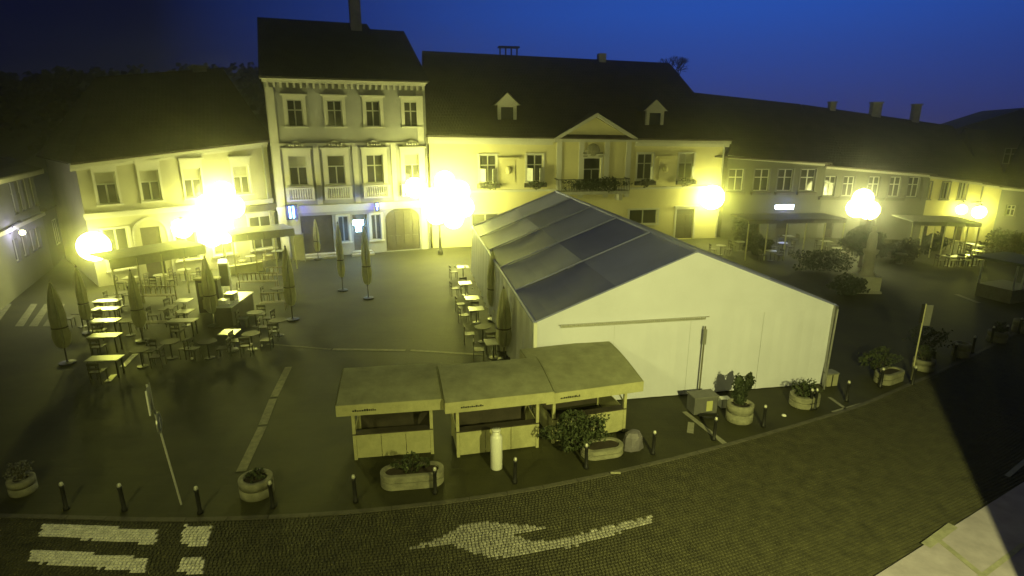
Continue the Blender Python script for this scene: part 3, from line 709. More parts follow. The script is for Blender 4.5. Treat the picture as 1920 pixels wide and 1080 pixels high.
# ------------------------------------------------------------------ hill
hb = MB(); nx, ny = 130, 16; rnd = random.Random(3)
def hill_h(x, i):
    s = max(0, min(1, (-x + 25) / 60)); s = s * s * (3 - 2 * s)
    return 20 * s * (1 + .04 * math.sin(x * .07) + .03 * math.sin(x * .19 + 1))
gv = []
for j in range(ny):
    for i in range(nx):
        x = -150 + 190 * i / (nx - 1); y = 80 + 95 * j / (ny - 1); k = math.sin(math.pi / 2 * min(1, j / 11))
        top = hill_h(x, i) * k
        bmp = (math.sin(x * 1.3 + j) + math.sin(x * .57 + j * 2.1)) * .35 + rnd.uniform(-.5, .5)
        gv.append((x + rnd.uniform(-.4, .4), y, top + bmp * k - .3))
hb.v = gv; hb.f = [(j * nx + i, j * nx + i + 1, (j + 1) * nx + i + 1, (j + 1) * nx + i) for j in range(ny - 1) for i in range(nx - 1)]; hb.m = [0] * len(hb.f)
struct(hb.build('hill', M_leaf2))
fo = MB(); rnd = random.Random(5)
for k in range(520):      # far-off wood on the slope
    x = rnd.uniform(-140, 20); jj = rnd.uniform(.1, .85); y = 80 + 95 * jj; h = hill_h(x, 0) * math.sin(math.pi / 2 * min(1, jj * 15 / 11))
    r = rnd.uniform(1.2, 2.6)
    for _ in range(26):
        p = Vector((rnd.gauss(0, .5), rnd.gauss(0, .5), rnd.gauss(0, .45))) * r + Vector((x, y, h + r * .3)); s = r * .28
        a = Vector((rnd.gauss(0, 1), rnd.gauss(0, 1), rnd.gauss(0, 1))).normalized() * s; b = a.orthogonal().normalized() * s
        fo.face([p - a, p - b, p + a, p + b])
o = fo.build('woodland', M_leaf2); o['kind'] = 'stuff'
def bulb(root, z=0, r=.2, col=(1, .95, .5), s=12, loc=(0, 0, 0), name='globe'):
    return MB().lathe([(max(.005, r * math.cos(a * math.pi / 12)), r * math.sin(a * math.pi / 12)) for a in range(-6, 7)], 24, loc).build(name, glow('globe_%s_%s' % (col, s), col, s), root, True)
d_ = ray(57, 225); P = d_ * (108 / d_.y); 
s_ = thing('street_lamp', 'tiny white lamp alone on the dark hillside', 'lamp', (P.x, P.y, P.z + HC - 5))
MB().tube((0, 0, 0), (0, 0, 5), .08).build('post', M_black, s_); bulb(s_, r=.28, col=(.9, .9, 1), s=6, loc=(0, -.3, 5))

# ------------------------------------------------------------------ yellow street lamps
def halo_spot(s, loc, power, col):      # spot added to each lantern, aimed at the viewpoint to swell its halo
    l = bpy.data.lights.new('halo_spot_light', 'SPOT'); l.energy = power * YP * SP; l.color = col; l.spot_size = R(44); l.spot_blend = 1; l.shadow_soft_size = .3
    o = link('halo_spot_light', l, s, loc); d = Vector((-s.location.x, -s.location.y, 1.0)).normalized(); d.rotate(Matrix.Rotation(-s.rotation_euler.z, 3, 'Z'))
    o.rotation_euler = d.to_track_quat('-Z', 'Y').to_euler()
def wall_lamp(fc, px, py, d, power, label, col=YEL, r=.62, name='wall_lamp'):  # globes enlarged to stand in for lens bloom
    u, z = fc.uz(px, py, -d); P = fc.world(u, -d)
    s = thing(name, label, 'lamp', (P.x, P.y, z), fc.rz)
    MB().tube((0, d - .02, .35), (0, .0, .7), .03).tube((0, d - .3, .5), (0, d - .02, -.05), .02).build('bracket', M_black, s)
    MB().lathe([(.02, .74), (.1, .70), (.13, .61), (.12, .59)], 10).build('lamp_cap', M_black, s)
    bulb(s, r=r, col=(1, 1, .34), s=10.5); lamp_pt('lamp_light', (0, 0, 0), power, col, .15, s); halo_spot(s, (0, -.1, 0), power, col) if power > 1000 else None; return s
def mast(px, py, heads, label, power, col=YEL, hr=.75):  # extra heads and oversized globes added to fill out the lens bloom
    g_ = G(px, py); s = thing('street_lamp', label, 'lamp', (g_.x, g_.y, 0)); tops = []
    for hx, hy in heads:
        z = zat(g_, hy); x = (hx - 960) / F * (g_.y * cp - (z - HC) * sp) - g_.x; tops.append((x, 0, z))
    zt = max(t_[2] for t_ in tops)
    MB().lathe([(.2, 0), (.2, .3), (.12, .45), (.09, 1.2), (.06, 1.4), (.05, zt - .2)], 10).build('post', M_black, s)
    for x, y, z in tops:
        if abs(x) > .1: MB().tube((0, 0, z - .5), (x, 0, z - .25), .035).build('arm', M_black, s)
        MB().lathe([(.02, .68), (.1, .64), (.13, .55), (.12, .53)], 10, (x, y, z)).build('lamp_cap', M_black, s)
        bulb(s, r=hr, col=(1, 1, .34), s=10.5, loc=(x, y, z), name='globe'); lamp_pt('lamp_light', (x, y, z), power, col, .15, s); halo_spot(s, (x, y - .05, z), power, col)
    return s
wall_lamp(f1, 176, 462, .9, 1700, 'glaring yellow lantern at the left corner of the cafe house', r=.85)
wall_lamp(f1, 342, 428, .9, 1500, 'glaring yellow lantern over the arched cafe entrance')
mast(425, 505, [(418, 362), (392, 384), (436, 388), (372, 414), (412, 412), (396, 442), (418, 436)], 'yellow street lamp with heads added for bloom glaring over the left cafe terrace', 900)
mast(826, 478, [(778, 352), (806, 372), (834, 340), (862, 358), (870, 388), (842, 378), (850, 410), (818, 402)], 'yellow street lamp with heads added for bloom glaring beside the tent', 1150)
wall_lamp(f3, 1335, 370, 1.0, 3200, 'glaring yellow lantern at the right corner of the town hall', r=1.0)
mast(1628, 462, [(1618, 372), (1606, 390), (1630, 394)], 'glaring pale street lamp rising behind the stone monument', 410, (1, 1, .45))
wall_lamp(f5b, 1836, 398, 1.0, 1150, 'glaring yellow lantern on the narrow house at the far right', r=.5)
wall_lamp(f5, 1803, 393, .6, 500, 'small yellow lantern on the yellow house above the flat awnings', r=.4)
wall_lamp(f0, 42, 436, .6, 120, 'small violet white lamp on the corner house across the side street', (.6, .55, 1), .14)

# near-side building with its street lamps (just outside the picture, lights the tent and the road)
nb = thing('near_side_house', 'plain plastered house on the near side of the street with a projecting wing', 'building', (0, 0, 0))
MB().box(-30, 8.09, -11, -1.4, 0, 13).build('wall', M_cream, nb); MB().slab([(8.1, -11), (26, -11), (26, 5.6), (8.4, 5.6), (8.1, 3.0)], 0, 13).build('wing', M_cream, nb)
for i, (p, tg, pw_, ang_) in enumerate(LAMP_NEAR):
    s = thing('street_floodlight', ['wall mounted floodlight beside the projecting wing of the near house', 'wall mounted floodlight at the left of the near house'][i], 'lamp', p)
    MB().tube((0, -.05, 0), (0, -1.4 - p[1], .2), .04).build('bracket', M_black, s); MB().box(-.25, .25, -.25, .0, -.1, .16).build('housing', M_black, s)
    l = bpy.data.lights.new('lamp_light', 'SPOT'); l.energy = pw_; l.color = CAMY; l.spot_size = ang_; l.spot_blend = 1; l.shadow_soft_size = .06 if i == 0 else .5
    o = link('lamp_light', l, s, (0, .12, 0)); o.rotation_euler = (Vector(tg) - Vector(p) - Vector((0, .12, 0))).to_track_quat('-Z', 'Y').to_euler()

# ------------------------------------------------------------------ marquee tent
TH = 3.1
pR = G(1566, 573, TH).to_2d(); pL = G(1003, 605, TH).to_2d(); ft = Fac(pL, pR); WT = ft.W
zr = ft.uz(1332, 472)[1]; um = WT / 2
DT = 19.6; NB = 5
tn = thing('marquee_tent', 'large white gabled event tent filling the middle of the square', 'tent', (pL.x, pL.y, 0), ft.rz)
def sag(x, y, z): return z
for side in (0, 1):
    for b_ in range(NB):
        y0, y1 = b_ * DT / NB, (b_ + 1) * DT / NB
        for hf in (0, 1):
            s0, s1 = hf * .5, hf * .5 + .5; mb = MB(); n = 5
            def pt(i, j):
                s = s0 + (s1 - s0) * i / n; y = y0 + .03 + (y1 - y0 - .06) * j / n
                x = um * s if side == 0 else WT - um * s; z = TH + (zr - TH) * s
                return (x, y, z - .10 * math.sin(math.pi * j / n) * math.sin(math.pi * i / n) - (.05 if hf == 0 else 0) * math.sin(math.pi * i / n))
            for i in range(n):
                for j in range(n):
                    q = [pt(i, j), pt(i + 1, j), pt(i + 1, j + 1), pt(i, j + 1)]; mb.face(q if side == 0 else q[::-1])
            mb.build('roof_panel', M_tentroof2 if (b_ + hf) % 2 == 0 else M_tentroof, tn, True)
# frame ribs between the bays
mb = MB()
for b_ in range(NB + 1):
    y = b_ * DT / NB
    mb.tube((0, y, TH + .02), (um, y, zr + .03), .03, n=6); mb.tube((um, y, zr + .03), (WT, y, TH + .02), .03, n=6)
mb.tube((um, 0, zr + .02), (um, DT, zr + .02), .06, n=6); mb.tube((0, 0, TH), (0, DT, TH), .07, n=6); mb.tube((WT, 0, TH), (WT, DT, TH), .07, n=6)
mb.build('rib', M_tentroof, tn)
# gable front
n = 8; mb = MB()
for i in range(n):
    x0, x1 = WT * i / n, WT * (i + 1) / n; zt_ = lambda x: TH + (zr - TH) * (1 - abs(x - um) / um)
    mb.face([(x0, .0, TH - .1), (x1, .0, TH - .1), (x1, 0, zt_(x1)), (x0, 0, zt_(x0))])
mb.build('gable_panel', M_tent, tn)
for i in range(4):
    x0, x1 = WT * i / 4 + .001, WT * (i + 1) / 4 - .001; mb = MB(); m_ = 12
    for k in range(m_):
        a, b = x0 + (x1 - x0) * k / m_, x0 + (x1 - x0) * (k + 1) / m_
        ya, yb = [.02 + .008 * math.sin(3.1 * q + i) * math.sin(7.7 * q) for q in (a, b)]
        mb.face([(a, ya * 1.5, .03), (b, yb * 1.5, .03), (b, yb, TH - .1), (a, ya, TH - .1)])
    mb.build('wall_panel', M_tent, tn, True)
M_glint = mat('glint_bead_gloss', (.85, .85, .75), .18, .05, 4, 0, spec=.9, metal=.7)  # shiny beads added to make the row of glints
mb = MB()
for k in range(74): 
    x = .9 + k * .07; z = TH - .16 + .0 * k
    mb.lathe([(.005, -.07), (.045, -.03), (.045, .03), (.005, .07)], 6, (x, -.07, z))
mb.tube((.8, -.03, TH - .13), (6.2, -.03, TH - .13), .018, n=6)
mb.build('glint_beads', M_glint, tn)
for i, x in enumerate((0, WT)):
    mb = MB().box(x - .06, x + .06, -.1, .02, 0, TH + .02).build('corner_post', M_steel if i else M_white, tn)
    MB().box(x - .16, x + .16, -.2, .12, 0, .03).build('base_plate', M_steel, tn)
MB().tube((WT + .05, -.1, TH - .1), (WT - .35, -.5, .05), .035).build('guy_strut', M_steel, tn)
for side in (0, 1):
    X = 0 if side == 0 else WT
    for b_ in range(NB):
        y0, y1 = b_ * DT / NB + .002, (b_ + 1) * DT / NB - .002; mb = MB(); m_ = 14; sgn = -1 if side == 0 else 1
        f_ = lambda y: sgn * (.05 + .06 * math.sin(y * 5.3 + b_))
        for k in range(m_):
            a, b = y0 + (y1 - y0) * k / m_, y0 + (y1 - y0) * (k + 1) / m_
            q = [(X + f_(a) * 1.6, a, .03), (X, a, TH - .04), (X, b, TH - .04), (X + f_(b) * 1.6, b, .03)]
            mb.face(q)
        mb.build('side_curtain', M_tentside, tn, True)
mb = MB(); mb.face([(WT, DT, 0), (0, DT, 0), (0, DT, TH), (um, DT, zr), (WT, DT, TH)]); mb.build('back_panel', M_tent, tn)

# ------------------------------------------------------------------ kiosks
def kiosk(name, label, pl, pr, pyf, marks, depth=1.35, hip=False, fas=.3, rise=.3):
    fk = Fac(G(*pl).to_2d(), G(*pr).to_2d()); W = fk.W
    root = thing(name, label, 'market stall', (fk.a.x, fk.a.y, 0), fk.rz, 'wooden market stalls in front of the tent')
    zf0 = (zat(fk.a, pyf[0]) + zat(fk.b, pyf[1])) / 2; zf1 = zf0 + fas; zb = zf1 + rise; o = .33
    for x in (0, W - .09):
        for y in (0, depth - .09): MB().box(x, x + .09, y, y + .09, 0, zf0 + .1).build('post', M_wood, root)
    # front counter of separate boards
    nb_ = 3; fr = MB().box(.09, W - .09, .035, .06, .12, .16).box(.09, W - .09, .035, .06, .7, .76).build('counter_front', M_wood, root)
    for k in range(nb_):
        w_ = (W - .18) / nb_; MB().box(.09 + k * w_ + .008, .09 + (k + 1) * w_ - .008, .004, .034, .06, .80).build('panel', M_wood, fr)
    MB().box(.0, W, -.02, .26, .805, .835).build('counter_top', M_dark, root)
    for x in (.02, W - .05):
        MB().box(x, x + .03, .09, depth - .09, .1, .80).build('side_panel', M_wood, root)
    MB().box(.09, W - .09, depth - .06, depth - .03, .1, 1.75).build('back_panel', M_dark, root)
    MB().tube((W - .05, .1, 1.0), (W - .05, depth * .8, zf0), .025, n=6).build('brace', M_wood, root)
    # curved roof rising to the back
    mb = MB(); n = 7; y0, y1 = -o, depth + .25; prof = []
    for i in range(n + 1):
        s = i / n; prof.append((y0 + (y1 - y0) * s, zf1 + (zb - zf1) * math.sin(s * math.pi / 2)))
    for i in range(n):
        (ya, za_), (yb, zb_) = prof[i], prof[i + 1]
        mb.face([(-o, ya, za_), (W + o, ya, za_), (W + o, yb, zb_), (-o, yb, zb_)]); mb.face([(-o, yb, zb_ - .05), (W + o, yb, zb_ - .05), (W + o, ya, za_ - .05), (-o, ya, za_ - .05)])
        for x in (-o, W + o): mb.face([(x, ya, za_), (x, yb, zb_), (x, yb, zb_ - .05), (x, ya, za_ - .05)])
    mb.face([(-o, y1, zb - .05), (W + o, y1, zb - .05), (W + o, y1, zb), (-o, y1, zb)])
    mb.build('roof', M_kroof, root, False)
    fa = MB().box(-o - .01, W + o + .01, y0 - .03, y0 + .0, zf1 - fas - .02, zf1 + .01).build('fascia', M_wood, root)
    for x in (-o - .02, W + o - .01):
        mb = MB(); mb.face([(x, y0, zf0), (x, y1, zf0 + .15)] + [(x, a, b) for a, b in prof[::-1]]); mb.face([(x + .03, a, b) for a, b in prof] + [(x + .03, y1, zf0 + .15), (x + .03, y0, zf0)]); mb.build('gable_board', M_wood, root)
    rr = random.Random(W); mb = MB(); x = .1
    for k in range(11):      # worn lettering too faded to read
        w_ = rr.uniform(.03, .055); mb.box(x, x + w_, y0 - .037, y0 - .032, zf1 - .2, zf1 - .2 + rr.uniform(.03, .07)); x += w_ + .015
    mb.build('lettering', M_black, fa)
    return root, fk
kiosk('market_stall', 'leftmost wooden market stall with a pale slatted counter', (665, 863), (814, 851), (768, 757), 0)
kiosk('market_stall', 'middle wooden market stall behind the white bottle shaped stand', (857, 858), (1010, 839), (762, 745), 1)
kiosk('market_stall', 'rightmost wooden market stall, half hidden behind a leafy bush', (1035, 832), (1172, 810), (743, 728), 2, depth=2.0, rise=.42)

# white bottle-shaped stand
P = G(931, 877)
s_ = thing('bottle_stand', 'tall white bottle shaped display standing before the middle stall', 'display', P)
zt = zat(P, 806)
MB().lathe([(.0, 0), (.16, 0), (.17, .02), (.17, zt - .22), (.15, zt - .17), (.11, zt - .12), (.11, zt - .02), (.0, zt)], 20).build('bottle_body', M_white, s_, True)
MB().lathe([(.0, .0), (.125, 0), (.125, .05), (0, .05)], 16, (0, 0, zt - .03)).build('bottle_cap', M_white, s_, True)

# ------------------------------------------------------------------ bollards
def mk_bollard():
    root = thing('bollard', 'x', 'bollard', (0, 0, 0), 0, 'iron bollards along the kerb')
    MB().lathe([(.0, 0), (.075, 0), (.075, .06), (.05, .1), (.05, .62), (.062, .64), (.062, .68), (.045, .7)], 10).build('post', M_black, root, True)
    MB().lathe([(.046, .69), (.05, .72), (.038, .77), (0, .79)], 10).build('cap', mat('bollard_cap_steel', (.6, .6, .5), .3, .1, 4, 0, metal=.3), root, True)
    return root
BB = [((125, 955), 'leftmost in view, right of the round flower pot'), ((234, 957), 'second from the left, above the zebra crossing'), ((376, 962), 'just right of the left signpost foot'),
      ((512, 952), 'against the round planter at the end of the pale stone strip'), ((667, 941), 'in front of the left corner of the leftmost stall'), ((816, 925), 'at the right end of the long oval planter'),
      ((965, 905), 'just right of the white bottle shaped stand'), ((1099, 878), 'at the left end of the bush planter'), ((1224, 851), 'between the rightmost stall and the painted corner line'),
      ((1338, 825), 'on the painted corner line by the grey cabinet'), ((1431, 800), 'right of the round planter with the tall lobed shrub'), ((1519, 768), 'left one of the pair at the oval planter by the tent corner'),
      ((1527, 767), 'right one of the pair at the oval planter by the tent corner'), ((1587, 752), 'alone right of the tent corner'), ((1650, 726), 'before the long planter right of the tent'),
      ((1710, 722), 'at the foot of the right signpost'), ((1748, 690), 'first to the right of the right signpost'), ((1788, 676), 'left of the small square planter on the right'),
      ((1823, 662), 'between the square planter and the round one at the far right'), ((1858, 642), 'beside the round planter at the far right'), ((1884, 640), 'second from the right picture edge'), ((1909, 625), 'rightmost in view')]
b0_ = mk_bollard()
for i, ((x, y), l) in enumerate(BB):
    p = G(x, y); o = b0_ if i == 0 else dup(b0_, p, random.uniform(0, 6)); o.location = p; o['label'] = 'dark iron bollard ' + l
    o.rotation_euler.x = random.uniform(-.03, .03)
    o.rotation_euler.y = random.uniform(-.03, .03)
# planters
def planter(px, py, rx, ry, h, label, rz=0, plant=None, tiers=True):
    p = G(px, py); s = thing('concrete_planter', label, 'planter', p, rz)
    if rx > ry * 1.3:    # stadium outline
        def ring(grow, z, n=10):
            o = []
            for k in range(4 * n):
                t_ = 2 * math.pi * k / (4 * n); c_, s2 = math.cos(t_), math.sin(t_); o.append(((rx - ry) * (1 if c_ > 0 else -1) + (ry + grow) * c_, (ry + grow) * s2, z))
            return o
        def shell(name, prof):
            mb = MB(); rs = [ring(g_, z) for g_, z in prof]; n = len(rs[0])
            for a, b in zip(rs[:-1], rs[1:]):
                for k in range(n): mb.face([a[k], a[(k + 1) % n], b[(k + 1) % n], b[k]])
            return mb.build(name, M_conc, s, True)
        shell('lower_ring', [(0, 0), (.03, .03), (.03, h * .47), (-.01, h * .5)])
        shell('upper_ring', [(-.02, h * .5), (-.03, h * .56), (.03, h * .60), (.03, h * .97), (0, h), (-.1, h), (-.1, h * .8)])
        mb = MB(); mb.face(ring(-.1, h * .85)); mb.build('soil', M_soil, s)
    else:
        sy = ry / rx
        MB().lathe([(rx, 0), (rx + .03, .03), (rx + .03, h * .47), (rx - .01, h * .5)], 22, sy=sy).build('lower_ring', M_conc, s, True)
        MB().lathe([(rx - .03, h * .5), (rx - .04, h * .55), (rx + .03, h * .6), (rx + .03, h * .97), (rx, h), (rx - .1, h), (rx - .1, h * .8)], 22, sy=sy).build('upper_ring', M_conc, s, True)
        MB().lathe([(rx - .08, h * .86), (.01, h * .9)], 16, sy=sy).build('soil', M_soil, s)
    return s, p
def shrub(p, rx, ry, rz_, h0, n, label, s=.05, m=None, name='shrub', seed=1, rot=0):
    o = thing(name, label, 'plant', (p[0], p[1], 0), rot)
    mb = MB(); rr = random.Random(seed)
    for _ in range(7): mb.tube((rr.uniform(-.2, .2) * rx, rr.uniform(-.2, .2) * ry, h0), (rr.uniform(-.8, .8) * rx, rr.uniform(-.6, .6) * ry, h0 + rz_ * 1.1), .015, .006, 5)
    mb.build('stem', M_bark, o); leafy('foliage', o, (0, 0, h0 + rz_ * .7), rx, ry, rz_, n, s, m or M_leaf, seed); return o
s_, p = planter(483, 925, .40, .38, .5, 'round two tier concrete planter at the end of the pale stone strip')
shrub(p, .3, .3, .18, .42, 130, 'low dark plants inside the round planter by the pale stone strip', seed=4)
s_, p = planter(774, 905, .82, .32, .42, 'long oval two tier concrete planter before the leftmost stall', R(8))
shrub(p, .62, .24, .34, .36, 420, 'dark shrub in the long oval planter before the leftmost stall', seed=5, rot=R(8))
s_, p = planter(1128, 850, .62, .34, .3, 'low concrete planter under the bush at the rightmost stall', R(14))
shrub(G(1085, 850), 1.15, .6, .68, .3, 2600, 'wide leafy bush spilling over its planter before the rightmost stall', seed=6, rot=R(10), s=.055)
s_, p = planter(1385, 787, .40, .38, .62, 'round two tier concrete planter holding the tall lobed shrub')
# thick-leaved plant : joined rounded pads on a stem
pc = thing('lobed_shrub', 'tall dark shrub with rounded leafy lobes in the round planter', 'plant', (p.x, p.y, 0), R(10))
def pad(c, r, rzv, tl):
    M_ = Matrix.Translation(c) @ Matrix.Rotation(tl, 4, 'Y'); mb = MB(); mb.lathe([(.01, -r), (r * .5, -r * .8), (r * .7, 0), (r * .6, r * .7), (.01, r)], 9, sy=.5)
    mb.v = [tuple(M_ @ Vector(v)) for v in mb.v]; mb.build('branch', M_leaf2, pc, True)
    leafy('leaf_clump', pc, c, r * 1.15, r * .7, r * 1.35, 230, .045, M_leaf2, int(c[2] * 100))
for c, r, tl in (((-.02, 0, .78), .22, 0), ((.0, .02, 1.02), .2, .1), ((-.16, 0, 1.15), .18, -.3), ((-.1, .03, 1.38), .21, -.15), ((.2, -.02, 1.3), .19, .12), ((.17, .04, 1.05), .13, .7), ((.22, .02, 1.48), .15, .05), ((-.22, .05, .92), .12, -.9)): pad(c, r, 0, tl)
s_, p = planter(1507, 758, .5, .38, .42, 'oval two tier concrete planter at the right corner of the tent', R(25))
shrub(p, .6, .4, .34, .36, 620, 'spreading dark shrub in the oval planter at the tent corner', seed=8, rot=R(25))
s_, p = planter(1665, 714, .62, .3, .42, 'long mossy concrete planter right of the tent', R(28))
shrub(G(1640, 700), .9, .5, .55, .2, 900, 'dark shrub beside the long mossy planter right of the tent', seed=10)
s_, p = planter(1730, 692, .36, .34, .45, 'round concrete planter just behind the right signpost')
shrub(p, .4, .35, .4, .4, 300, 'dark bush in the round planter behind the right signpost', seed=12)
s_, p = planter(1800, 668, .3, .28, .6, 'small upright concrete planter among the right hand bollards')
shrub((p.x - .8, p.y + .8), 1.1, .6, .6, .1, 800, 'wide dark hedge bush behind the small upright planter', seed=13, m=M_leaf2)
s_, p = planter(1868, 640, .36, .34, .5, 'round concrete planter with flowers near the right edge')
shrub(p, .34, .3, .3, .45, 240, 'bushy flowers in the round planter near the right edge', seed=14)
s_, p = planter(45, 922, .28, .28, .42, 'round flower pot near the left edge of the square')
shrub(p, .34, .3, .32, .42, 260, 'loose pale flowers in the round pot near the left edge', seed=15, m=mat('pale_petals', (.14, .14, .11), .7, .5, 9, 0), s=.045)
s_, p = planter(1912, 622, .3, .3, .6, 'pale concrete planter cut by the right picture edge')
P = G(1540, 738)

# grey cabinet, spare wheel-like ring, bags, crate
P = G(1322, 778)
s_ = thing('utility_cabinet', 'dark grey low cabinet with a pale yellow notice before the tent', 'cabinet', P, R(12))
MB().box(-.42, .42, 0, .5, .04, .62).build('body', mat('cabinet_grey', (.12, .12, .12), .6, .2, 5, .2), s_); MB().box(-.45, .45, -.03, .53, .62, .67).build('lid', mat('cabinet_lid', (.16, .16, .15), .6, .2, 5, .2), s_)
MB().box(.02, .24, -.012, -.003, .14, .5).build('notice', mat('notice_yellow', (.5, .5, .22), .6, .1, 5, 0), s_)
P = G(1328, 782); s_ = thing('hose_ring', 'dark oval ring lying before the grey cabinet', 'hose', (P.x, P.y, 0))
mb = MB(); n = 20
for k in range(n):
    a0, a1 = 2 * math.pi * k / n, 2 * math.pi * (k + 1) / n; mb.tube((.3 * math.cos(a0), .14 * math.sin(a0), .06), (.3 * math.cos(a1), .14 * math.sin(a1), .06), .04, n=6)
mb.build('ring', M_black, s_)
P = G(1357, 762); s_ = thing('white_crate', 'small white crate between the grey cabinet and the round planter', 'crate', P, R(10))
MB().box(-.16, .16, -.12, .12, 0, .3).build('body', M_white, s_); MB().box(-.18, .18, -.14, .14, .3, .33).build('rim', M_white, s_)
P = G(1186, 838); s_ = thing('covered_heap', 'grey tarpaulin covered heap right of the rightmost stall', 'tarpaulin', (P.x, P.y, 0), R(20))
mb = MB(); mb.lathe([(.36, 0), (.34, .15), (.28, .4), (.18, .52), (.02, .56)], 9, sy=.8); mb.v = [(v[0] + random.uniform(-.03, .03), v[1] + random.uniform(-.03, .03), v[2]) for v in mb.v]; mb.build('tarpaulin_cover', mat('tarp_grey', (.14, .13, .15), .6, .2, 5, .4), s_)
P = G(1560, 725); s_ = thing('storage_bin', 'squat pale bin with a dark strap right of the tent corner', 'bin', P, R(14))
MB().box(-.22, .22, 0, .36, .02, .48).build('body', mat('bin_plastic', (.38, .37, .25), .5, .15, 4, .1), s_); MB().box(-.24, .24, -.02, .38, .48, .53).build('lid', mat('bin_lid', (.2, .2, .16), .6, .1, 4, .1), s_); MB().box(-.06, -.02, -.014, -.003, .02, .48).build('strap', M_black, s_)
P = G(1470, 780); MBp = MB().lathe([(.0, 0), (.08, .01), (.06, .05), (.0, .07)], 7, (P.x, P.y, .004)); o = MBp.build('litter', M_white); tag(o, 'scrap of white litter lying on the road edge', 'litter')
P = G(1154, 890); o = MB().box(-.14, .14, -.03, .03, 0, .02).build('litter', M_canvas_l, None, False, (P.x, P.y, .05)); tag(o, 'pale strip of litter below the bush planter', 'litter')

# ------------------------------------------------------------------ sign posts
def tube_between(p0, p1, r, name, m, root): return MB().tube(p0, p1, r, n=8).build(name, m, root)
P = G(340, 946); zt = 3.35; top = Vector((-.32, .0, zt))
s_ = thing('signpost', 'leaning signpost with a round and a rectangular sign seen edge on', 'sign', P)
tube_between((0, 0, 0), top, .024, 'post', mat('pale_post', (.5, .5, .44), .5, .1, 5, 0), s_)
dv = top.normalized()
def along(z): return Vector((top.x * z / zt, top.y * z / zt, z))
c = along(2.35); Mr = Matrix.Translation(c + Vector((.06, -.04, 0))) @ Matrix.Rotation(R(112), 4, 'Z')
mb = MB(); n = 20; mb.prism([(.27 * math.cos(2 * math.pi * k / n), .27 * math.sin(2 * math.pi * k / n)) for k in range(n)], -.015, .015); mb.v = [tuple(Mr @ Vector(v)) for v in mb.v]; rs = mb.build('round_sign', mat('sign_back', (.3, .3, .28), .4, .1, 5, 0, metal=.4), s_)
mb = MB(); mb.prism([(.21 * math.cos(2 * math.pi * k / n), .21 * math.sin(2 * math.pi * k / n)) for k in range(n)], -.02, -.017); mb.v = [tuple(Mr @ Vector(v)) for v in mb.v]; mb.build('sign_face', mat('sign_blue', (.04, .05, .12), .3, 0, 1, 0), rs)
mb = MB(); mb.box(-.03, .03, -.024, -.021, -.16, .1); mb.prism([(-.1, .06), (.1, .06), (0, .18)], -.024, -.021); mb.v = [tuple(Mr @ Vector(v)) for v in mb.v]; mb.build('sign_arrow', M_white, rs)
c = along(2.98); Mr = Matrix.Translation(c + Vector((0, -.04, 0))) @ Matrix.Rotation(R(114), 4, 'Z'); mb = MB().box(-.28, .28, -.012, .012, -.3, .32, Mr); mb.build('rectangular_sign', MC['sign_back'], s_)
mb = MB().box(-.29, -.26, -.016, .016, -.31, .33, Mr); mb.build('sign_edge', M_white, s_)
P = G(1708, 712); s_ = thing('signpost', 'thin signpost with a tall blank sign right of the tent', 'sign', P)
tube_between((0, 0, 0), (0, 0, 3.05), .026, 'post', mat('yellowed_post', (.5, .48, .3), .5, .1, 5, 0), s_)
MB().box(.03, .27, -.03, -.01, 2.2, 3.0).build('tall_sign', MC['sign_back'], s_); MB().box(-.16, -.04, -.03, -.01, 2.3, 3.05).build('slim_sign', M_black, s_)
P = G(1310, 745); zt = zat(P, 612); s_ = thing('signpost', 'slim dark pole standing before the tent front', 'pole', P)
tube_between((0, 0, 0), (0, 0, zt), .03, 'post', mat('dull_post', (.14, .13, .09), .5, .1, 5, 0), s_); MB().box(-.05, .06, -.05, .0, zt - .65, zt - .1).build('sign_plate', MC['sign_back'], s_)
# poles rising behind the tent
P = G(972, 440); zt = zat(P, 340); s_ = thing('flag_pole', 'short white pole rising behind the left slope of the tent roof', 'pole', P); MB().tube((0, 0, 0), (0, 0, zt), .09).build('post', M_white, s_); MB().lathe([(.01, 0), (.13, .08), (.01, .2)], 8, (0, 0, zt - .02)).build('cap', M_white, s_)

# ------------------------------------------------------------------ parasols (closed)
def parasol(px, pb, pt_, w_, label, m=None, grp='folded parasols on the square'):
    P = G(px, pb); zt = max(2.2, min(5.5, zat(P, pt_))); s = thing('folded_parasol', label, 'parasol', P, random.uniform(0, 3), grp)
    MB().lathe([(.0, 0), (.3, 0), (.3, .07), (.06, .1)], 12).build('base', M_black, s); MB().tube((0, 0, .1), (0, 0, zt - .1), .028, n=8).build('pole', M_dark, s)
    n = 16; mb = MB(); prof = [(.8, .08), (.95, .2), (.8, .32), (.85, .5), (.66, .72), (.36, .9), (.12, 1.0)]; zl = zt * .2
    for r_, q in [(0.6, 0.0)] + prof:
        z = zl + (zt - zl) * q
        for k in range(n): f = 1 if k % 2 else .5; mb.v.append((w_ * r_ * f * math.cos(2 * math.pi * k / n), w_ * r_ * f * math.sin(2 * math.pi * k / n), z + (.08 if (k % 2 and q == 0) else 0)))
    for j in range(len(prof)):
        for k in range(n): mb.f.append((j * n + k, j * n + (k + 1) % n, (j + 1) * n + (k + 1) % n, (j + 1) * n + k)); mb.m.append(0)
    mb.build('canopy', m or M_canvas, s); MB().lathe([(w_ * .86, -.03), (w_ * .86, .03)], 12, (0, 0, zl + (zt - zl) * .33)).build('strap', M_dark, s); MB().lathe([(.05, 0), (.035, .05), (0, .14)], 8, (0, 0, zt - .03)).build('finial', M_dark, s)
    return s
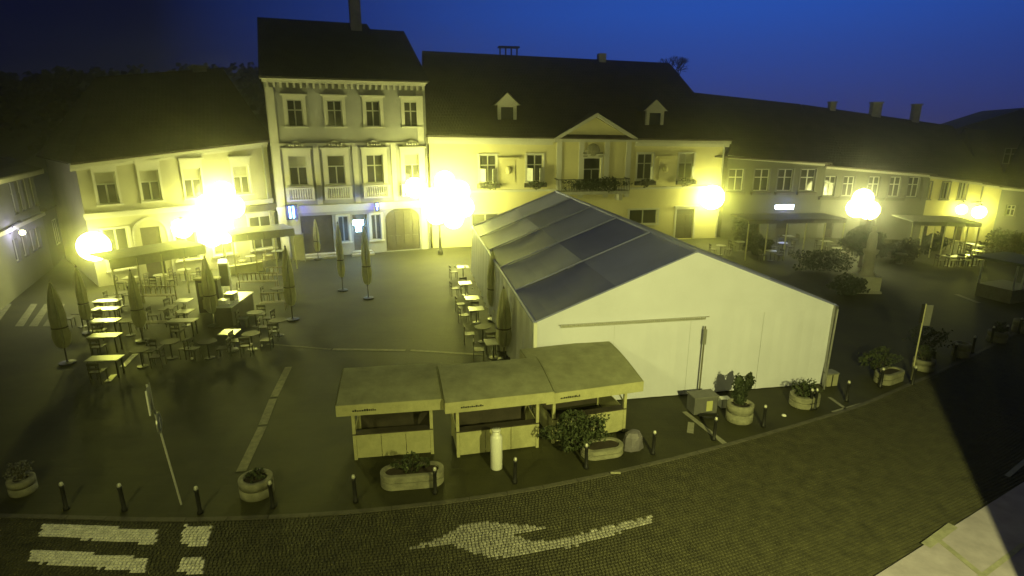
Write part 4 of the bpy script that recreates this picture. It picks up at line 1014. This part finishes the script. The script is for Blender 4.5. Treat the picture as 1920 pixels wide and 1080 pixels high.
for a in ((127, 682, 530, .34, 'tall folded parasol nearest the side street crossing'), (168, 625, 500, .26, 'folded parasol just left of the column of white tables'),
          (268, 640, 507, .30, 'folded parasol between the column of white tables and the slatted bench'), (402, 612, 482, .34, 'thick folded parasol in the middle of the terrace beside the lit drinks stand'),
          (549, 600, 462, .32, 'folded parasol at the right end of the terrace by the dark doorway'), (597, 487, 410, .26, 'pale folded parasol against the dark townhouse door'),
          (643, 545, 418, .24, 'slim folded parasol left of the blue lightbox sign'), (691, 560, 425, .3, 'folded parasol directly below the blue lightbox sign'),
          (905, 520, 440, .28, 'folded parasol at the back left corner of the tent'), (925, 600, 470, .34, 'folded parasol against the middle of the tent side'), (945, 676, 540, .36, 'folded parasol nearest the stalls at the tent side')):
    parasol(a[0], a[1], a[2], a[3], a[4], M_canvas_l if 'pale' in a[4] else None)
P = G(1137, 452); s_ = parasol(1137, 452, 322, .36, 'very tall dark folded parasol rising behind the tent ridge', M_black); s_.children[2].scale = (1, 1, 1)

# ------------------------------------------------------------------ terrace furniture
CH = {}
def mk_chair(kind):
    m = M_chair if kind == 'dark' else M_chair_l
    r = thing('cafe_chair', 'x', 'chair', (0, 0, 0))
    MB().box(-.22, .22, -.22, .22, .42, .46).build('seat', m, r)
    mb = MB(); mb.box(-.22, .22, .2, .235, .74, .86); mb.box(-.22, .22, .2, .23, .56, .64); mb.build('backrest', m, r)
    for x in (-.2, .17):
        MB().box(x, x + .03, -.21, -.18, 0, .42).build('leg', m, r); MB().box(x, x + .03, .2, .23, 0, .86).build('leg', m, r)
    return r
def mk_table(kind):
    r = thing('cafe_table', 'x', 'table', (0, 0, 0))
    if kind == 'long':
        MB().box(-.6, .6, -.28, .28, .71, .75).build('tabletop', M_table, r)
        for x in (-.52, .47):
            for y in (-.22, .17): MB().box(x, x + .05, y, y + .05, 0, .71).build('leg', M_black, r)
    elif kind == 'square':
        MB().box(-.36, .36, -.36, .36, .72, .75).build('tabletop', M_table, r); MB().tube((0, 0, .02), (0, 0, .72), .03).build('pedestal', M_black, r); MB().lathe([(0, 0), (.22, 0), (.2, .03), (0, .04)], 12).build('foot', M_black, r)
    else:
        MB().lathe([(0, .75), (.37, .75), (.38, .735), (.37, .72), (0, .72)], 20).build('tabletop', M_table if kind == 'round' else M_dark, r); MB().tube((0, 0, .02), (0, 0, .72), .03).build('pedestal', M_black, r); MB().lathe([(0, 0), (.22, 0), (.2, .03), (0, .04)], 12).build('foot', M_black, r)
    return r
used = set()
def put(kind, src, loc, rz, label, group):
    key = (src.__name__, kind)
    if key not in CH: CH[key] = src(kind); o = CH[key]; o.location = loc; o.rotation_euler.z = rz; o['label'] = label; o['group'] = group
    else: o = dup(CH[key], loc, rz, label, group)
    return o
def tset(px, py, kind, desc, ck='dark', sides='LRNF', rz=0, grp='cafe tables on the terrace'):
    P = G(px, py, .75); P.z = 0
    put(kind, mk_table, P, rz, desc[0] + ' ' + desc[1], grp)
    dx, dy = (.85, .55) if kind == 'long' else (.62, .62)
    for s in sides:
        ox, oy, r = {'L': (-dx, 0, 90), 'R': (dx, 0, -90), 'N': (0, -dy, 180), 'F': (0, dy, 0)}[s]
        v = Vector((ox, oy, 0)); v.rotate(Matrix.Rotation(rz, 3, 'Z')); jit = random.uniform(-.2, .2)
        put(ck, mk_chair, P + v, rz + R(r) + jit, '%s chair %s the table %s' % ({'dark': 'dark', 'pale': 'wooden'}[ck], {'L': 'left of', 'R': 'right of', 'N': 'in front of', 'F': 'behind'}[s], desc[1]), 'cafe chairs on the terrace')
col = ['farthest', 'second farthest', 'middle', 'second nearest', 'nearest']
for (x, y), c_ in zip(((201, 563), (198, 578), (197, 600), (196, 628), (196, 671)), col):
    tset(x, y, 'long', ('long white cafe table', '%s in the left column of tables' % c_), 'dark', 'N' if c_ != 'nearest' else 'N', R(6))
T2 = [((343, 563), 'square', ('pale cafe table', 'farthest beside the thick parasol'), 'L'), ((345, 583), 'square', ('pale cafe table', 'second beside the thick parasol'), 'L'), ((342, 600), 'long', ('pale cafe table', 'nearest beside the thick parasol'), 'N'),
      ((430, 622), 'square', ('bright square cafe table', 'alone at the terrace front'), ''), ((245, 520), 'square', ('small cafe table', 'under the left awning end'), 'LR'),
      ((300, 515), 'round', ('round cafe table', 'under the dark awning below the arch'), 'LRN'), ((345, 505), 'round', ('round cafe table', 'under the middle of the dark awning'), 'LR'),
      ((478, 585), 'dark', ('dark round table', 'right of the drinks counter'), 'LRF'), ((520, 540), 'dark', ('dark round table', 'behind the end slatted bench'), 'LR'), ((470, 480), 'round', ('round cafe table', 'behind the long pale ledge'), 'LR'), ((520, 470), 'square', ('square cafe table', 'by the right shop window'), 'L'),
      ((215, 500), 'square', ('square cafe table', 'below the left corner lantern'), 'LR'), ((318, 640), 'dark', ('dark round table', 'in the unlit terrace front'), 'LR'), ((240, 600), 'dark', ('dark round table', 'left of the bench parasol'), 'F')]
T2 += [((150, 585), 'dark', ('dark round table', 'beside the tall parasol at the left'), 'LR'), ((228, 548), 'dark', ('dark round table', 'behind the left column of tables'), 'LRF'), ((312, 578), 'dark', ('dark round table', 'behind the low slatted bench'), 'LR'),
       ((388, 640), 'dark', ('dark round table', 'right of the terrace front centre'), 'LR'), ((470, 625), 'dark', ('dark round table', 'right of the lone bright table'), 'LRN'), ((262, 655), 'dark', ('dark round table', 'nearest the loose drain channels'), 'RF'), ((520, 600), 'dark', ('dark round table', 'at the foot of the right terrace parasol'), 'LN')]
for (x, y), k, d_, sd in T2: tset(x, y, k, d_, 'pale' if 'ledge' in d_[1] or 'shop' in d_[1] or 'alone' in d_[1] else 'dark', sd, R(4))
# lounge chairs, benches
def bench(px, py, L_, label, rz=0, back=True, slats=5, m=None):
    P = G(px, py, .45); s = thing('bench', label, 'bench', (P.x, P.y, 0), rz); m = m or M_chair_l
    st = MB().box(-L_ / 2, L_ / 2, -.03, .03, .38, .42).build('seat_frame', m, s)
    sm = MB().box(-L_ / 2, L_ / 2, 0, .07, .425, .45).mesh('slat', m)
    for k in range(4): link('slat', sm, s, (0, -.2 + k * .105, 0))
    if back:
        bm_ = MB().box(0, .05, .22, .25, .45, .85).mesh('back_slat', m); MB().box(-L_ / 2, L_ / 2, .21, .26, .85, .9).build('top_rail', m, s)
        nn_ = int(L_ / .22)
        for k in range(nn_): link('back_slat', bm_, s, (-L_ / 2 + k * (L_ - .05) / (nn_ - 1), 0, 0))
    for x in (-L_ / 2, L_ / 2 - .05): MB().box(x, x + .05, -.22, -.17, 0, .42).build('leg', m, s); MB().box(x, x + .05, .21, .26, 0, .88).build('leg', m, s)
    return s
bench(298, 603, 1.5, 'low slatted bench with bright gaps on the terrace floor', R(3), False)
bench(293, 553, 1.9, 'two seat lounge bench right of the column of white tables', R(3))
bench(482, 527, 2.3, 'long spindle backed bench at the right of the terrace', R(6))
bench(512, 566, 1.3, 'short slatted bench glinting beside the right folded parasol', R(10), True)
bench(520, 515, 1.6, 'spindle backed bench half hidden behind the right folded parasol', R(6))
for i, (x, y) in enumerate(((432, 547), (438, 553), (446, 566), (452, 572))):
    P = G(x, y, .5); s = thing('bar_stool', 'dark backless stool with a pale seat, %s along the bright drinks counter' % ['farthest', 'second', 'third', 'nearest'][i], 'stool', (P.x, P.y, 0), 0, 'stools at the drinks counter')
    MB().box(-.28, .28, -.16, .16, .44, .5).build('seat', M_table, s); MB().box(-.25, -.2, -.12, .12, 0, .44).build('leg', M_black, s); MB().box(.2, .25, -.12, .12, 0, .44).build('leg', M_black, s)
# menu cabinet and lit drinks counter
P = G(372, 600); s_ = thing('menu_cabinet', 'tall framed menu cabinet on the terrace left of the thick parasol', 'cabinet', (P.x, P.y + 1.2, 0), R(4))
MB().box(-.55, .55, 0, .4, 0, 1.75).build('body', M_dark, s_); MB().box(-.6, .6, -.04, .44, 1.75, 1.84).build('top', M_wood, s_)
MB().box(-.4, .4, -.03, -.003, .9, 1.6).build('menu_frame', M_wood, s_); MB().box(-.28, .28, -.04, -.033, 1.0, 1.5).build('menu_sheet', M_table, s_); MB().box(-.3, .3, -.03, -.003, .2, .7).build('door_panel', M_wood, s_)
P = G(420, 612); s_ = thing('drinks_counter', 'brightly lit white drinks counter in the middle of the terrace', 'counter', (P.x, P.y, 0), R(2))
MB().box(-.35, .45, 0, 2.6, 0, .95).build('body', M_dark, s_)
MB().box(-.4, .5, -.05, 2.65, .95, 1.0).build('counter_top', M_white, s_); MB().box(-.33, .1, .3, .75, 1.0, 1.22).build('tray', M_white, s_); MB().box(-.28, .2, 1.0, 1.5, 1.0, 1.35).build('glass_case', M_table, s_)
for k in range(4): MB().lathe([(0, 0), (.05, 0), (.06, .1), (0, .1)], 8, (.3, .2 + k * .15, 1.0)).build('cup', M_white, s_)
P = G(412, 556); s_ = thing('lit_display', 'upright dark screen with a small white light on top behind the drinks counter', 'display', (P.x, P.y + .8, 0), R(2))
MB().box(-.26, .26, 0, .12, .4, 1.75).build('screen', M_black, s_); MB().box(-.3, -.26, -.02, .14, 0, 1.8).box(.26, .3, -.02, .14, 0, 1.8).build('frame', M_white, s_)
MB().box(-.2, .2, -.02, .14, 1.82, 1.98).build('top_light', glow('warm_white', (1, 1, .85), 3), s_)
P = G(436, 657); s_ = thing('parasol_stand', 'empty parasol foot with a thin pole at the front of the terrace', 'stand', P)
MB().lathe([(0, 0), (.24, 0), (.24, .06), (.05, .1), (0, .1)], 14).build('base', M_table, s_); MB().tube((0, 0, .1), (0, 0, .75), .02).build('pole', M_steel, s_)
a = G(432, 500, .6); b = G(492, 491, .6); o = thing('low_wall', 'long pale ledge across the back of the right terrace', 'wall', (a.x, a.y, 0), math.atan2(b.y - a.y, b.x - a.x))
Lw = (b - a).length; MB().box(0, Lw, 0, .3, 0, .55).build('body', M_canvas, o); MB().box(-.03, Lw + .03, -.04, .34, .55, .61).build('coping', M_wood, o)
# dark awnings in front of B1
def awning(pl, pr, z, depth, label, posts, m=None, th=.35, back=True, plants=False):
    a = G(*pl, z).to_2d(); b = G(*pr, z).to_2d(); fc = Fac(a, b); s = thing('terrace_awning', label, 'awning', (a.x, a.y, 0), fc.rz)
    mb = MB(); n = max(4, int(fc.W / 1.2))
    for k in range(n):
        x0, x1 = fc.W * k / n, fc.W * (k + 1) / n
        mb.box(x0 + .01, x1 - .01, 0, depth, z - .06, z); mb.box(x0 + .015, x1 - .015, -.03, -.005, z - th, z)
    mb.build('canvas', m or mat('awning_olive', (.13, .13, .08), .85, .2, 3, .2), s)
    for k in range(posts):
        x = .05 + (fc.W - .15) * k / max(1, posts - 1); MB().box(x, x + .07, .05, .12, 0, z - .06).build('post', M_wood, s)
    MB().box(0, fc.W, .04, .13, z - .14, z - .061).build('beam', M_dark, s)
    return s, fc
awning((205, 487), (385, 458), 2.7, 2.6, 'long dark awning along the front of the cafe house', 5, th=.55)
awning((432, 440), (552, 428), 2.8, 2.4, 'dark awning over the right half of the cafe house terrace', 4, th=.5)
# right side terraces
awning((1404, 412), (1588, 410), 3.0, 3.0, 'long dark flat awning along the shop house under the blue lit sign', 6, M_dark, .3)
awning((1712, 415), (1842, 418), 2.7, 3.4, 'flat grey awning on white posts before the small yellow house', 7, mat('awning_grey', (.2, .2, .15), .8, .15, 3, .2), .3)
RT = [((1446, 470), 'table below the left part of the blue sign'), ((1388, 453), 'table just right of the town hall lantern'), ((1352, 460), 'table at the tent end below the town hall lantern'), ((1478, 442), 'table below the blue lit sign'), ((1468, 455), 'second table below the blue lit sign'),
      ((1550, 452), 'table left of the round headed tree'), ((1570, 465), 'second table left of the round headed tree'), ((1780, 480), 'table in the left part of the far right terrace'), ((1800, 480), 'table in the middle of the far right terrace'),
      ((1826, 479), 'brightly lit table at the right of the rightmost terrace'), ((1836, 460), 'bright table under the rightmost lantern'), ((1822, 457), 'table left of the bright one by the rightmost lantern'), ((1835, 470), 'second bright table under the rightmost lantern'),
      ((1762, 450), 'table under the left part of the grey awning'), ((1690, 475), 'table between the monument and the grey awning'), ((1660, 465), 'table right of the monument')]
for i, ((x, y), l) in enumerate(RT):
    P = G(x, y, .75); P.z = 0; k = 'square' if i % 2 else 'round'
    put(k, mk_table, P, 0, k + ' cafe ' + l, 'cafe tables on the right terraces')
    for sd, (ox, oy, r) in (('left', (-.6, 0, 90)), ('right', (.6, 0, -90))):
        put('dark', mk_chair, P + Vector((ox, oy, 0)), R(r) + random.uniform(-.3, .3), 'dark chair %s of the %s' % (sd, l), 'chairs on the right terraces')
for i, (x, y, rx, rz_, l) in enumerate(((1395, 447, 1.2, 1.5, 'tall dark bush right of the town hall lantern'), (1540, 500, 2.4, .9, 'broad dark bush left of the monument'), (1680, 480, 2.2, .9, 'wide dark bush right of the monument'), (1745, 462, 1.4, .8, 'dark bush under the left end of the grey awning'), (1420, 470, 1.2, .9, 'dark bush behind the right tent eave'), (1590, 545, 1.1, .7, 'low dark shrub at the foot of the monument'), (1895, 470, 2.5, 1.2, 'dark hedge before the unlit grey house'))):
    shrub(G(x, y + 8), rx, .9, rz_, .1, 2200, l, seed=20 + i, m=M_leaf2, s=.10)
# tree and monument
P = G(1612, 500); t_ = thing('tree', 'round headed dark tree in front of the pale middle lamp', 'tree', P)
MB().lathe([(.16, 0), (.12, .6), (.1, 2.4), (.06, 3.4)], 9).build('trunk', M_bark, t_)
zc_ = zat(P, 452); mb = MB(); rr = random.Random(2)
for _ in range(14): a = rr.uniform(0, 6.28); mb.tube((0, 0, 1.5 + rr.random() * .8), (1.0 * math.cos(a), 1.0 * math.sin(a), zc_ + rr.uniform(-.6, .6)), .04, .015, 5)
mb.build('branch', M_bark, t_); leafy('crown', t_, (0, 0, zc_), 1.45, 1.4, 1.05, 3200, .12, M_leaf2, 31)
P = G(1620, 546); zt1 = zat(P, 516); zt2 = zat(P, 468); m_ = thing('stone_monument', 'stone column monument on a pale block plinth', 'monument', P, R(-6))
MB().box(-.62, .62, -.5, .6, 0, zt1).build('plinth', mat('plinth_pale', (.42, .42, .33), .85, .15, 3, .3), m_); MB().box(-.7, .7, -.58, .68, 0, .14).build('step', M_stone, m_)
MB().lathe([(.42, zt1), (.42, zt1 + .12), (.32, zt1 + .2), (.28, zt2 - .3), (.38, zt2 - .2), (.42, zt2)], 14).build('column', M_stone, m_, True)
MB().lathe([(.25, zt2), (.26, zt2 + .5), (.2, zt2 + .95), (.08, zt2 + 1.05), (.13, zt2 + 1.2), (.1, zt2 + 1.35), (0, zt2 + 1.4)], 10).build('statue', M_stone, m_, True)
# booth at the far right edge
a = G(1893, 570); s_ = thing('ticket_booth', 'small booth with white posts at the right edge of the square', 'booth', a, R(20))
MB().box(0, 2.2, 0, 1.8, 0, .75).build('base_wall', mat('booth_grey', (.22, .22, .19), .7, .2, 4, .2), s_)
for x in (0, .7, 1.4, 2.13): MB().box(x, x + .07, 0, .07, .75, 2.2).build('post', M_white, s_)
for y in (1.73,): MB().box(0, .07, y, y + .07, .75, 2.2).build('post', M_white, s_)
MB().box(-.35, 2.5, -.35, 2.1, 2.2, 2.34).build('roof', mat('booth_roof', (.12, .13, .11), .7, .2, 4, .2), s_)
# chairs and tables beside the tent
for i, (x, y) in enumerate(((868, 500), (872, 530), (885, 558), (893, 578), (905, 612), (925, 640))):
    desc = ['at the back beside the tent', 'second from the back beside the tent', 'third from the back beside the tent', 'fourth from the back beside the tent', 'fifth from the back beside the tent', 'nearest the stalls beside the tent']
    tset(x, y, 'square' if i != 4 else 'dark', ('narrow table', desc[i]), 'dark', 'LF' if i % 2 else 'L', R(12), 'tables in a row beside the tent')
P = G(942, 655, 0); o = thing('rolled_cover', 'pale rolled tarpaulin leaning on the tent side near the stalls', 'tarpaulin', P)
MB().lathe([(.25, 0), (.3, .5), (.24, 1.0), (.16, 1.35), (.02, 1.45)], 10).build('cover', M_canvas_l, o, True)
# glossy jars added as glints on the tables and paving
for i, (x, y) in enumerate(((853, 500), (872, 500), (866, 541), (886, 541), (925, 582), (933, 600), (360, 672), (490, 648))):
    P = G(x, y, .8 if i < 6 else .05); o = MB().lathe([(0, -.05), (.05, -.04), (.06, 0), (.05, .04), (0, .05)], 10).build('glint_jar', mat('glint_jar', (.9, .9, .7), .08, 0, 1, 0, spec=1), None, True, (P.x, P.y, P.z))
    tag(o, 'small glossy jar for a glint ' + ['at the left of the rearmost table beside the tent', 'at the right of the rearmost table beside the tent', 'left one of the second row beside the tent', 'right one of the second row beside the tent', 'on the fifth table beside the tent', 'nearest the tent wall by the fifth table', 'on the paving below the cafe terrace', 'on the paving left of the thin stone strip'][i], 'jar')
# bare tree behind the roof
P = Vector((24.5, 62, 0)); zt = zat(P, 98); P.x = (1266 - 960) / F * (P.y * cp - (zt - HC) * sp); t_ = thing('bare_tree', 'bare branched tree top sticking up behind the end of the town hall roof', 'tree', P)
MB().lathe([(.35, 0), (.25, zt * .5), (.1, zt * .85)], 8).build('trunk', M_bark, t_)
mb = MB(); rr = random.Random(11)
def br_(p, d, l, r, n):
    q = p + d * l; mb.tube(p, q, r, r * .6, 5)
    if n:
        for _ in range(3): dd = (d + Vector((rr.gauss(0, .5), rr.gauss(0, .5), rr.gauss(.1, .35)))).normalized(); br_(q, dd, l * .72, r * .6, n - 1)
for _ in range(4): br_(Vector((0, 0, zt * .8)), Vector((rr.gauss(0, .35), rr.gauss(0, .35), 1)).normalized(), 1.1, .09, 4)
mb.build('branch', M_bark, t_)
